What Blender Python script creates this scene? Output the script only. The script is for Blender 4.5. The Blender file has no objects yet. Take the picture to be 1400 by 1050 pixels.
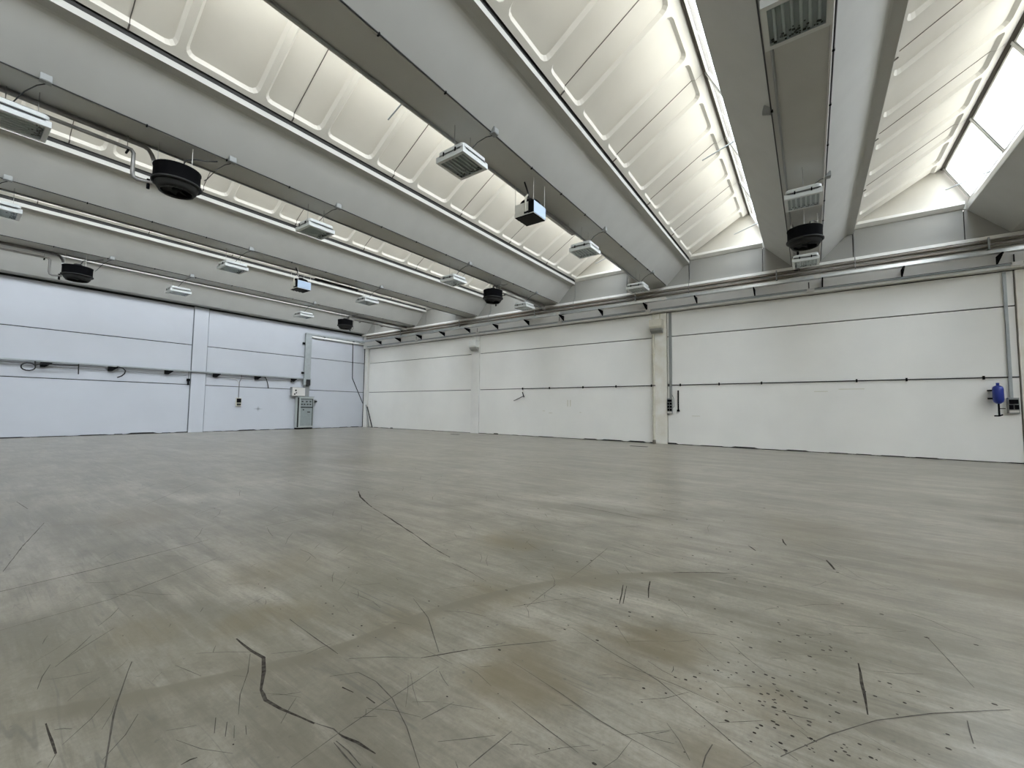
import bpy, bmesh, math, random
from mathutils import Vector, Matrix

# ------------------------------------------------------------------ camera, sky, sun, exposure
C = bpy.context.scene.collection
SC = bpy.context.scene
cam_data = bpy.data.cameras.new('camera')
cam_data.sensor_fit = 'HORIZONTAL'
cam_data.sensor_width = 36.0
cam_data.lens = 567.764 / 1400 * 36.0
cam_data.clip_start = 0.05
cam_data.clip_end = 500
cam = bpy.data.objects.new('camera', cam_data)
C.objects.link(cam)
ca = Vector((0.81189585, 0.58369333, 0.01127902))
cb = Vector((0.02621351, -0.05574886, 0.99810065))
cf = Vector((-0.58321349, 0.81005812, 0.06056292))
cam.matrix_world = Matrix(((ca.x, cb.x, -cf.x, 0), (ca.y, cb.y, -cf.y, 0), (ca.z, cb.z, -cf.z, 1.42), (0, 0, 0, 1)))
SC.camera = cam

SC.view_settings.view_transform = 'Standard'
SC.view_settings.look = 'None'
SC.view_settings.gamma = 1.0
SC.view_settings.use_curve_mapping = False
SC.view_settings.exposure = 3.7
SC.cycles.max_bounces = 14
SC.cycles.diffuse_bounces = 9
SC.cycles.transparent_max_bounces = 12
SC.cycles.sample_clamp_indirect = 6.0
SC.cycles.caustics_reflective = False
SC.cycles.caustics_refractive = False
SC.cycles.use_denoising = True

SKY_STRENGTH = 1.0
SUN_STRENGTH = 1.2
world = bpy.data.worlds.new('sky')
SC.world = world
world.use_nodes = True
wn = world.node_tree
for n in list(wn.nodes):
    wn.nodes.remove(n)
def wnode(t, **k):
    n = wn.nodes.new(t)
    for a, v in k.items():
        setattr(n, a, v)
    return n
tc = wnode('ShaderNodeTexCoord')
sep = wnode('ShaderNodeSeparateXYZ')
wn.links.new(tc.outputs['Generated'], sep.inputs[0])
grad = wnode('ShaderNodeValToRGB')
grad.color_ramp.elements[0].position = 0.0
grad.color_ramp.elements[0].color = (0.98, 0.95, 0.92, 1)
grad.color_ramp.elements[1].position = 0.9
grad.color_ramp.elements[1].color = (0.76, 0.82, 0.94, 1)
wn.links.new(sep.outputs['Z'], grad.inputs[0])
cl = wnode('ShaderNodeTexNoise')
cl.inputs['Scale'].default_value = 3.0
cl.inputs['Detail'].default_value = 5.0
wn.links.new(tc.outputs['Generated'], cl.inputs['Vector'])
cr = wnode('ShaderNodeValToRGB')
cr.color_ramp.elements[0].position = 0.42
cr.color_ramp.elements[1].position = 0.66
wn.links.new(cl.outputs['Fac'], cr.inputs[0])
mixc = wnode('ShaderNodeMix', data_type='RGBA')
wn.links.new(cr.outputs[0], mixc.inputs[0])
wn.links.new(grad.outputs[0], mixc.inputs[6])
mixc.inputs[7].default_value = (1.0, 0.99, 0.97, 1)
bg = wnode('ShaderNodeBackground')
# overcast-like luminance: the sky gets smoothly brighter from the horizon to the zenith
lum = wnode('ShaderNodeMapRange')
lum.inputs[1].default_value = 0.0
lum.inputs[2].default_value = 1.0
lum.inputs[3].default_value = 0.28 * SKY_STRENGTH
lum.inputs[4].default_value = 1.60 * SKY_STRENGTH
wn.links.new(sep.outputs['Z'], lum.inputs[0])
wn.links.new(lum.outputs[0], bg.inputs['Strength'])
wn.links.new(mixc.outputs[2], bg.inputs['Color'])
wo = wnode('ShaderNodeOutputWorld')
wn.links.new(bg.outputs[0], wo.inputs[0])

sun_d = bpy.data.lights.new('sun', 'SUN')
sun_d.energy = SUN_STRENGTH
sun_d.angle = math.radians(0.6)
sun_d.color = (1.0, 0.92, 0.78)
sun = bpy.data.objects.new('sun', sun_d)
C.objects.link(sun)
sun.location = (-20, 5, 30)
sun.rotation_euler = Vector((-0.62, 0.10, 0.78)).to_track_quat('Z', 'Y').to_euler()

# ------------------------------------------------------------------ constants (metres)
L = 26.76            # left wall at x = -L
D = 18.55            # back wall at y = D
Dg = 18.21           # gable plane where the beams end
PER = 5.3307         # beam spacing
X0 = -0.0176
ZS = 6.79            # beam soffit
YN = -9.48           # front end of the hall (behind the camera)
XR = 21.4            # right end of the hall
PAN = 2.76           # roof panel length
def bx(i):
    return X0 + PER * i

# ------------------------------------------------------------------ materials
def mat(name, base, rough=0.6, metal=0.0, spec=0.5, noise=0.0, nscale=6.0, tint=None, bump=0.0, bscale=40.0):
    m = bpy.data.materials.new(name)
    m.use_nodes = True
    nt = m.node_tree
    p = nt.nodes['Principled BSDF']
    p.inputs['Base Color'].default_value = (*base, 1)
    p.inputs['Roughness'].default_value = rough
    p.inputs['Metallic'].default_value = metal
    p.inputs['Specular IOR Level'].default_value = spec
    if noise or bump:
        t = nt.nodes.new('ShaderNodeTexCoord')
        g = nt.nodes.new('ShaderNodeNewGeometry')
    if noise:
        n = nt.nodes.new('ShaderNodeTexNoise')
        n.inputs['Scale'].default_value = nscale
        n.inputs['Detail'].default_value = 6
        nt.links.new(g.outputs['Position'], n.inputs['Vector'])
        mx = nt.nodes.new('ShaderNodeMix')
        mx.data_type = 'RGBA'
        r = nt.nodes.new('ShaderNodeMapRange')
        r.inputs[1].default_value = 0.35
        r.inputs[2].default_value = 0.7
        nt.links.new(n.outputs['Fac'], r.inputs[0])
        nt.links.new(r.outputs[0], mx.inputs[0])
        mx.inputs[6].default_value = (*base, 1)
        t2 = tint or tuple(c * (1 - noise) for c in base)
        mx.inputs[7].default_value = (*t2, 1)
        nt.links.new(mx.outputs[2], p.inputs['Base Color'])
    if bump:
        n = nt.nodes.new('ShaderNodeTexNoise')
        n.inputs['Scale'].default_value = bscale
        nt.links.new(g.outputs['Position'], n.inputs['Vector'])
        b = nt.nodes.new('ShaderNodeBump')
        b.inputs['Strength'].default_value = bump
        b.inputs['Distance'].default_value = 0.01
        nt.links.new(n.outputs['Fac'], b.inputs['Height'])
        nt.links.new(b.outputs[0], p.inputs['Normal'])
    return m

M = {}
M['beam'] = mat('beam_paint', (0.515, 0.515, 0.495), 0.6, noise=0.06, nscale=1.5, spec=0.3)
M['rib'] = mat('roof_panel_paint', (0.75, 0.73, 0.685), 0.9, noise=0.05, nscale=1.2, spec=0.05)  # cream of the warm bounced light is put into the panel colour
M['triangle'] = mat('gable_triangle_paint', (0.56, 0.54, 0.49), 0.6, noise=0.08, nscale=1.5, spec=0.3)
M['gable'] = mat('gable_grey', (0.31, 0.305, 0.285), 0.6, noise=0.06, nscale=1.0, spec=0.3)  # one even grey, darker than the beams
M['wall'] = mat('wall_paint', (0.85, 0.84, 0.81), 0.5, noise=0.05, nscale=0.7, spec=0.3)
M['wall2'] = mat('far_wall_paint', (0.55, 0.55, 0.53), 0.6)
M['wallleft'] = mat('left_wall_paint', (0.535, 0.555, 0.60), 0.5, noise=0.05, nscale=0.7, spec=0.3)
M['column'] = mat('column_paint', (0.82, 0.81, 0.785), 0.5, noise=0.07, nscale=1.5, spec=0.3)
M['dirty'] = mat('dirty_column_paint', (0.81, 0.795, 0.75), 0.5, noise=0.2, nscale=2.0, tint=(0.70, 0.66, 0.57), spec=0.3)
M['gap'] = mat('dark_joint', (0.03, 0.03, 0.03), 0.9, spec=0.1)
M['backing'] = mat('wall_core', (0.05, 0.05, 0.05), 0.9, spec=0.1)
M['sheet'] = mat('roof_sheet', (0.40, 0.37, 0.32), 0.7, spec=0.2)
M['gutter'] = mat('gutter_lining', (0.40, 0.38, 0.34), 0.7, spec=0.2)
M['alu'] = mat('aluminium_frame', (0.62, 0.62, 0.60), 0.4, metal=0.6)
M['brownframe'] = mat('dark_gasket', (0.10, 0.085, 0.065), 0.6)
M['galv'] = mat('galvanised_steel', (0.66, 0.68, 0.69), 0.28, metal=0.85, noise=0.1, nscale=8)
M['galvdull'] = mat('dull_galvanised_steel', (0.40, 0.43, 0.44), 0.5, metal=0.3, noise=0.12, nscale=6)
M['blacksteel'] = mat('black_steel', (0.005, 0.005, 0.006), 0.7, spec=0.06)
M['darkgrey'] = mat('dark_grey_metal', (0.03, 0.03, 0.03), 0.6, spec=0.2)
M['pipe'] = mat('grey_pipe', (0.30, 0.29, 0.275), 0.4, metal=0.3, noise=0.3, nscale=4)
M['rust'] = mat('rusty_pipe', (0.20, 0.19, 0.17), 0.6, noise=0.5, nscale=0.5, tint=(0.15, 0.105, 0.065))
M['white'] = mat('white_plastic', (0.78, 0.79, 0.77), 0.35)
M['lampw'] = mat('lamp_housing', (0.62, 0.64, 0.63), 0.35)
M['beige'] = mat('beige_plastic', (0.66, 0.63, 0.53), 0.45, noise=0.12, nscale=5)
M['lens'] = mat('grey_lens', (0.34, 0.34, 0.32), 0.3)
M['reflector'] = mat('lamp_reflector', (0.30, 0.32, 0.30), 0.4)
M['tube'] = mat('lamp_tube', (0.55, 0.57, 0.54), 0.3)
M['debris'] = mat('dead_insects', (0.03, 0.03, 0.025), 0.9)
M['cable'] = mat('grey_cable', (0.22, 0.22, 0.22), 0.5)
M['blackcable'] = mat('black_cable', (0.03, 0.03, 0.03), 0.5)
M['conduit'] = mat('pale_conduit', (0.62, 0.60, 0.57), 0.4)
M['blue'] = mat('blue_enamel', (0.012, 0.03, 0.24), 0.3)
M['greybox'] = mat('grey_enamel', (0.27, 0.28, 0.275), 0.4)
M['cabinet'] = mat('cabinet_grey', (0.42, 0.45, 0.44), 0.4)
M['cabinetdoor'] = mat('cabinet_panel_grey', (0.27, 0.30, 0.30), 0.4, noise=0.1, nscale=6)
M['skysteel'] = mat('heater_steel_sky_tint', (0.36, 0.44, 0.55), 0.5, metal=0.8)  # blue of the reflected sky is put into the steel's base colour
M['heaterside'] = mat('heater_side_paint', (0.70, 0.68, 0.62), 0.4, noise=0.15, nscale=8)
M['soot'] = mat('soot_smudge', (0.30, 0.31, 0.33), 0.8, spec=0.1)
M['mark'] = mat('black_scuff', (0.02, 0.016, 0.013), 0.7, spec=0.1, noise=0.4, nscale=30, tint=(0.09, 0.08, 0.066))
M['fainter'] = mat('faint_scuff', (0.055, 0.05, 0.042), 0.6, spec=0.2, noise=0.4, nscale=25, tint=(0.11, 0.10, 0.085))
M['seal'] = mat('grey_joint_seal', (0.14, 0.13, 0.12), 0.8, spec=0.1)
M['wire'] = mat('thin_wire', (0.30, 0.30, 0.29), 0.4, metal=0.5)

def glass_mat():
    m = bpy.data.materials.new('window_glass')
    m.use_nodes = True
    nt = m.node_tree
    for n in list(nt.nodes):
        nt.nodes.remove(n)
    o = nt.nodes.new('ShaderNodeOutputMaterial')
    mx = nt.nodes.new('ShaderNodeMixShader')
    lw = nt.nodes.new('ShaderNodeLayerWeight')
    lw.inputs[0].default_value = 0.5
    pw = nt.nodes.new('ShaderNodeMath')
    pw.operation = 'POWER'
    pw.inputs[1].default_value = 5.0
    nt.links.new(lw.outputs['Facing'], pw.inputs[0])
    fr = nt.nodes.new('ShaderNodeMapRange')
    fr.inputs[3].default_value = 0.02
    fr.inputs[4].default_value = 0.6
    nt.links.new(pw.outputs[0], fr.inputs[0])
    tr = nt.nodes.new('ShaderNodeBsdfTransparent')
    tr.inputs[0].default_value = (0.93, 0.96, 0.97, 1)
    gl = nt.nodes.new('ShaderNodeBsdfGlossy')
    gl.inputs['Roughness'].default_value = 0.02
    nt.links.new(fr.outputs[0], mx.inputs[0])
    nt.links.new(tr.outputs[0], mx.inputs[1])
    nt.links.new(gl.outputs[0], mx.inputs[2])
    nt.links.new(mx.outputs[0], o.inputs[0])
    return m
M['glass'] = glass_mat()

def floor_mat():
    m = bpy.data.materials.new('worn_concrete_floor')
    m.use_nodes = True
    nt = m.node_tree
    p = nt.nodes['Principled BSDF']
    N = nt.nodes.new
    lk = nt.links.new
    g = N('ShaderNodeNewGeometry')
    pos = g.outputs['Position']
    def mapping(rot, sc):
        mp = N('ShaderNodeMapping')
        mp.inputs['Rotation'].default_value = (0, 0, rot)
        mp.inputs['Scale'].default_value = sc
        lk(pos, mp.inputs['Vector'])
        return mp.outputs[0]
    def noise(vec, scale, detail=6, rough=0.55, dist=0.0):
        n = N('ShaderNodeTexNoise')
        n.inputs['Scale'].default_value = scale
        n.inputs['Detail'].default_value = detail
        n.inputs['Roughness'].default_value = rough
        n.inputs['Distortion'].default_value = dist
        lk(vec, n.inputs['Vector'])
        return n.outputs['Fac']
    def rng(v, a, b, c=0.0, d=1.0):
        r = N('ShaderNodeMapRange')
        r.interpolation_type = 'SMOOTHSTEP'
        for k, x in enumerate((a, b, c, d)):
            r.inputs[k + 1].default_value = x
        lk(v, r.inputs[0])
        return r.outputs[0]
    def math_(op, a, b=None):
        n = N('ShaderNodeMath')
        n.operation = op
        for k, x in enumerate((a, b)):
            if x is None:
                continue
            if isinstance(x, (int, float)):
                n.inputs[k].default_value = x
            else:
                lk(x, n.inputs[k])
        return n.outputs[0]
    def mix(fac, a, b):
        n = N('ShaderNodeMix')
        n.data_type = 'RGBA'
        if isinstance(fac, (int, float)):
            n.inputs[0].default_value = fac
        else:
            lk(fac, n.inputs[0])
        for k, x in ((6, a), (7, b)):
            if isinstance(x, tuple):
                n.inputs[k].default_value = (*x, 1)
            else:
                lk(x, n.inputs[k])
        return n.outputs[2]
    big = noise(pos, 0.30, 4)
    col = mix(rng(big, 0.35, 0.65), F_A, F_B)
    pat = noise(mapping(0.2, (0.55, 1.3, 1)), 0.55, 7, 0.6)
    col = mix(math_('MULTIPLY', rng(pat, 0.50, 0.64), 0.7), col, F_D)
    pat2 = noise(mapping(0.4, (0.5, 1.5, 1)), 0.42, 7, 0.6)
    col = mix(math_('MULTIPLY', rng(pat2, 0.52, 0.68), 0.55), col, F_ST)
    mid = noise(pos, 1.5, 10, 0.66)
    col = mix(math_('MULTIPLY', rng(mid, 0.40, 0.68), 0.75), col, F_D)
    light = noise(mapping(0.35, (0.45, 1.7, 1)), 0.9, 9, 0.64)
    col = mix(math_('MULTIPLY', rng(light, 0.46, 0.72), 0.75), col, F_L)
    st1 = noise(mapping(0.25, (0.45, 3.2, 1)), 1.1, 10, 0.68)
    col = mix(math_('MULTIPLY', rng(st1, 0.44, 0.70), 0.7), col, F_D)
    st2 = noise(mapping(1.75, (0.45, 3.5, 1)), 1.0, 10, 0.68)
    col = mix(math_('MULTIPLY', rng(st2, 0.46, 0.72), 0.55), col, F_D2)
    mot = noise(pos, 4.5, 9, 0.7)
    col = mix(math_('MULTIPLY', rng(mot, 0.46, 0.70), 0.45), col, F_D2)
    fine = noise(mapping(0.28, (0.7, 8.0, 1)), 2.6, 9, 0.72)
    col = mix(math_('MULTIPLY', rng(fine, 0.48, 0.68), 0.45), col, F_D2)
    fine2 = noise(mapping(-0.12, (0.7, 6.0, 1)), 1.4, 9, 0.7)
    col = mix(math_('MULTIPLY', rng(fine2, 0.50, 0.70), 0.45), col, F_L)
    fine3 = noise(mapping(1.65, (0.6, 7.0, 1)), 2.0, 9, 0.7)
    col = mix(math_('MULTIPLY', rng(fine3, 0.52, 0.70), 0.4), col, F_D2)
    grain = noise(pos, 38.0, 4, 0.7)
    col = mix(math_('MULTIPLY', rng(grain, 0.35, 0.75), 0.35), col, F_D2)
    # hair thin scratches: narrow level bands of stretched noise
    def hair(rot, sc, scale, amt, mask_scale):
        global_n = noise(mapping(rot, sc), scale, 2, 0.4)
        band = rng(math_('ABSOLUTE', math_('SUBTRACT', global_n, 0.5)), 0.013, 0.004)
        m_ = rng(noise(pos, mask_scale, 4, 0.6), 0.50, 0.66)
        return math_('MULTIPLY', math_('MULTIPLY', band, m_), amt)
    col = mix(hair(0.30, (0.25, 4.0, 1), 1.6, 0.55, 0.9), col, F_D3)
    col = mix(hair(0.05, (0.30, 5.5, 1), 1.5, 0.5, 1.3), col, F_D3)
    col = mix(hair(-0.75, (0.30, 5.0, 1), 1.3, 0.45, 0.8), col, F_D3)
    col = mix(hair(1.6, (0.3, 4.0, 1), 1.2, 0.4, 1.0), col, F_D3)
    # brown stains at their own places
    def blob(x, y, r, amt, colr, c):
        d = N('ShaderNodeVectorMath')
        d.operation = 'DISTANCE'
        lk(pos, d.inputs[0])
        d.inputs[1].default_value = (x, y, 0)
        dn = math_('ADD', d.outputs['Value'], math_('MULTIPLY', math_('SUBTRACT', mid, 0.5), r * 2.2))
        f = rng(dn, r, r * 0.25, 0.0, amt)
        f = math_('MULTIPLY', f, rng(st1, 0.34, 0.58, 0.45, 1.25))
        return mix(f, c, colr)
    for (x, y, r, amt) in STAINS:
        col = blob(x, y, r, amt, F_BR, col)
    # old round tyre track (an arc) crossing the near floor
    for (cx, cy, rad, wi, amt, ymin) in ARCS:
        d = N('ShaderNodeVectorMath')
        d.operation = 'DISTANCE'
        lk(pos, d.inputs[0])
        d.inputs[1].default_value = (cx, cy, 0)
        dd = math_('SUBTRACT', d.outputs['Value'], rad)
        s3 = N('ShaderNodeSeparateXYZ')
        lk(pos, s3.inputs[0])
        fo = math_('POWER', math_('MAXIMUM', math_('MULTIPLY', math_('SUBTRACT', 1.6, s3.outputs[1]), 1.11), 0.0), 1.5)
        dd = math_('SUBTRACT', dd, math_('MULTIPLY', fo, 0.46))
        dd = math_('ADD', dd, math_('MULTIPLY', math_('SUBTRACT', mid, 0.5), 0.05))
        f = math_('MULTIPLY', rng(dd, 0.012, -0.012), rng(dd, -wi, -wi * 0.25))
        s2 = N('ShaderNodeSeparateXYZ')
        lk(pos, s2.inputs[0])
        lim = math_('MULTIPLY', rng(s2.outputs[0], -0.45, -0.9), rng(s2.outputs[1], 0.1, 0.5))
        f = math_('MULTIPLY', math_('MULTIPLY', f, lim), amt)
        col = mix(f, col, F_TR)
    sp = noise(pos, 26.0, 2, 0.5)
    col = mix(math_('MULTIPLY', rng(sp, 0.70, 0.76), 0.6), col, (0.07, 0.065, 0.055))
    lk(col, p.inputs['Base Color'])
    p.inputs['Specular IOR Level'].default_value = 0.75
    p.inputs['Roughness'].default_value = 0.29
    return m
F_A = (0.315, 0.283, 0.228)
F_B = (0.221, 0.198, 0.153)
F_D = (0.120, 0.107, 0.076)
F_D2 = (0.096, 0.084, 0.059)
F_ST = (0.21, 0.185, 0.14)
F_D3 = (0.072, 0.067, 0.057)
F_L = (0.381, 0.347, 0.290)
F_BR = (0.123, 0.097, 0.052)
F_TR = (0.121, 0.104, 0.071)
STAINS = [(-0.9, 2.5, 0.5, 0.6), (-1.2, 1.9, 0.4, 0.6), (-2.0, 2.6, 0.4, 0.5), (-2.9, 1.5, 0.35, 0.55), (-2.7, 3.75, 0.55, 0.55), (-0.7, 2.67, 0.35, 0.5), (-3.1, 1.27, 0.28, 0.55), (-3.9, 1.8, 0.5, 0.45), (-0.2, 2.45, 0.3, 0.5),
          (-9.7, 6.8, 1.2, 0.45), (-1.4, 2.2, 0.35, 0.4), (-7.0, 1.5, 0.8, 0.45), (-1.45, 1.75, 0.2, 0.45), (-2.25, 1.9, 0.3, 0.35),
          (-0.35, 1.9, 0.25, 0.4), (-14, 8, 1.8, 0.3), (-1.6, 3.3, 0.4, 0.4), (-0.1, 6.4, 0.9, 0.3), (1.2, 5.6, 0.8, 0.35), (-3.4, 0.9, 0.35, 0.4)]
ARCS = [(0.896, 1.303, 3.226, 0.20, 0.8, 0.3)]
M['floor'] = floor_mat()

# ------------------------------------------------------------------ mesh builder
class MB:
    def __init__(self):
        self.v = []
        self.f = []
        self.smooth = []
    def add(self, vs, fs, smooth=False):
        o = len(self.v)
        self.v += [tuple(x) for x in vs]
        self.f += [tuple(o + i for i in f) for f in fs]
        self.smooth += [smooth] * len(fs)
        return self
    def box(self, x0, x1, y0, y1, z0, z1):
        vs = [(x, y, z) for z in (z0, z1) for y in (y0, y1) for x in (x0, x1)]
        return self.add(vs, [(0, 2, 3, 1), (4, 5, 7, 6), (0, 1, 5, 4), (2, 6, 7, 3), (0, 4, 6, 2), (1, 3, 7, 5)])
    def bar(self, p, q, w, h, up=(0, 0, 1)):
        p, q = Vector(p), Vector(q)
        d = (q - p).normalized()
        s = d.cross(Vector(up))
        if s.length < 1e-4:
            s = d.cross(Vector((1, 0, 0)))
        s.normalize()
        u = s.cross(d)
        vs = [c + s * (a * w / 2) + u * (b * h / 2) for c in (p, q) for a, b in ((-1, -1), (1, -1), (1, 1), (-1, 1))]
        return self.add(vs, [(0, 1, 2, 3), (7, 6, 5, 4), (0, 4, 5, 1), (1, 5, 6, 2), (2, 6, 7, 3), (3, 7, 4, 0)])
    def prism(self, poly, axis, a, b):
        # poly = list of 2D points; axis = extrusion axis
        def pt(u, v, w):
            return {'X': (w, u, v), 'Y': (u, w, v), 'Z': (u, v, w)}[axis]
        n = len(poly)
        vs = [pt(u, v, a) for u, v in poly] + [pt(u, v, b) for u, v in poly]
        fs = [tuple(range(n)), tuple(range(2 * n - 1, n - 1, -1))]
        fs += [(i, (i + 1) % n, n + (i + 1) % n, n + i) for i in range(n)]
        return self.add(vs, fs)
    def tube(self, pts, r, n=8, cap=True):
        pts = [Vector(p) for p in pts]
        rings = []
        ref = None
        for i, p in enumerate(pts):
            if i == 0:
                d = pts[1] - p
            elif i == len(pts) - 1:
                d = p - pts[i - 1]
            else:
                d = (pts[i + 1] - p).normalized() + (p - pts[i - 1]).normalized()
            d.normalize()
            if ref is None:
                ref = d.orthogonal().normalized()
            s = (ref - d * ref.dot(d))
            if s.length < 1e-4:
                s = d.orthogonal()
            s.normalize()
            ref = s
            t = d.cross(s)
            rings.append([p + (s * math.cos(2 * math.pi * k / n) + t * math.sin(2 * math.pi * k / n)) * r for k in range(n)])
        vs = [v for rg in rings for v in rg]
        fs = []
        for i in range(len(rings) - 1):
            for k in range(n):
                fs.append((i * n + k, i * n + (k + 1) % n, (i + 1) * n + (k + 1) % n, (i + 1) * n + k))
        self.add(vs, fs, True)
        if cap:
            m = (len(rings) - 1) * n
            self.add(rings[0], [tuple(range(n - 1, -1, -1))])
            self.add(rings[-1], [tuple(range(n))])
        return self
    def lathe(self, prof, cx, cy, n=28, smooth=True):
        vs = [(cx + r * math.cos(2 * math.pi * k / n), cy + r * math.sin(2 * math.pi * k / n), z) for r, z in prof for k in range(n)]
        fs = []
        for i in range(len(prof) - 1):
            for k in range(n):
                fs.append((i * n + k, i * n + (k + 1) % n, (i + 1) * n + (k + 1) % n, (i + 1) * n + k))
        return self.add(vs, fs, smooth)
    def rbox(self, x0, x1, y0, y1, z0, z1, r, seg=4, bev=0.0):
        pts = []
        for cx, cy, a in ((x1 - r, y1 - r, 0), (x0 + r, y1 - r, 90), (x0 + r, y0 + r, 180), (x1 - r, y0 + r, 270)):
            for k in range(seg + 1):
                t = math.radians(a + 90 * k / seg)
                pts.append((cx + r * math.cos(t), cy + r * math.sin(t), cx, cy))
        n = len(pts)
        lv = [(z0, bev), (z0 + bev, 0), (z1 - bev, 0), (z1, bev)] if bev else [(z0, 0), (z1, 0)]
        mx, my = (x0 + x1) / 2, (y0 + y1) / 2
        vs = []
        for z, ins in lv:
            kx = 1 - ins / ((x1 - x0) / 2)
            ky = 1 - ins / ((y1 - y0) / 2)
            vs += [(mx + (p[0] - mx) * kx, my + (p[1] - my) * ky, z) for p in pts]
        fs = [tuple(range(n - 1, -1, -1)), tuple(range((len(lv) - 1) * n, len(lv) * n))]
        for i in range(len(lv) - 1):
            fs += [(i * n + k, i * n + (k + 1) % n, (i + 1) * n + (k + 1) % n, (i + 1) * n + k) for k in range(n)]
        return self.add(vs, fs)
    def mesh(self, name, m):
        me = bpy.data.meshes.new(name)
        me.from_pydata(self.v, [], self.f)
        me.polygons.foreach_set('use_smooth', self.smooth)
        me.materials.append(m)
        me.update()
        bm = bmesh.new()
        bm.from_mesh(me)
        bmesh.ops.recalc_face_normals(bm, faces=bm.faces)
        bm.to_mesh(me)
        bm.free()
        return me
    def obj(self, name, m, parent=None, loc=None):
        o = bpy.data.objects.new(name, self.mesh(name, m))
        C.objects.link(o)
        if parent:
            o.parent = parent
        if loc:
            o.location = loc
        return o

def empty(name, loc=(0, 0, 0), rz=0.0):
    o = bpy.data.objects.new(name, None)
    o.empty_display_size = 0.2
    o.location = loc
    o.rotation_euler = (0, 0, rz)
    C.objects.link(o)
    return o
def tag(o, label, cat, group=None):
    o['label'] = label
    o['category'] = cat
    if group:
        o['group'] = group
    return o
def struct(o, label=None, cat='structure'):
    o['kind'] = 'structure'
    if label:
        o['label'] = label
        o['category'] = cat
    return o
def link_copy(me, name, parent, loc=(0, 0, 0)):
    o = bpy.data.objects.new(name, me)
    C.objects.link(o)
    o.parent = parent
    o.location = loc
    return o
def copy_tree(o, parent=None):
    c = o.copy()
    C.objects.link(c)
    if parent:
        c.parent = parent
        c.matrix_parent_inverse = o.matrix_parent_inverse
    for ch in list(o.children):
        copy_tree(ch, c)
    return c

# ================================================================== FLOOR
floor = MB().box(-L - 0.5, XR + 0.5, YN - 0.5, D + 0.5, -0.3, 0.0).obj('floor', M['floor'])
struct(floor, 'worn pale grey concrete floor with brown stains and black scuffs', 'floor')
def ribbon(pts, w, z, jitter=0.0, rnd=None):
    P = [Vector((p[0], p[1], 0)) for p in pts]
    Q = [P[0]]
    for a, b in zip(P, P[1:]):
        n = max(1, int((b - a).length / 0.08))
        for k in range(1, n + 1):
            q = a.lerp(b, k / n)
            if rnd:
                q = q + Vector((rnd.uniform(-1, 1), rnd.uniform(-1, 1), 0)) * jitter
            Q.append(q)
    vs, fs = [], []
    n = len(Q)
    for i, q in enumerate(Q):
        d = (Q[min(i + 1, n - 1)] - Q[max(i - 1, 0)])
        d.normalize()
        s = Vector((-d.y, d.x, 0))
        t = i / max(1, n - 1)
        ww = w / 2 * (0.25 + 0.75 * math.sin(math.pi * min(max(t, 0.06), 0.94)) ** 0.5)
        if rnd:
            ww *= rnd.uniform(0.55, 1.2)
        vs += [(q.x + s.x * ww, q.y + s.y * ww, z), (q.x - s.x * ww, q.y - s.y * ww, z)]
    for i in range(n - 1):
        fs.append((2 * i, 2 * i + 1, 2 * i + 3, 2 * i + 2))
    return vs, fs
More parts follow.
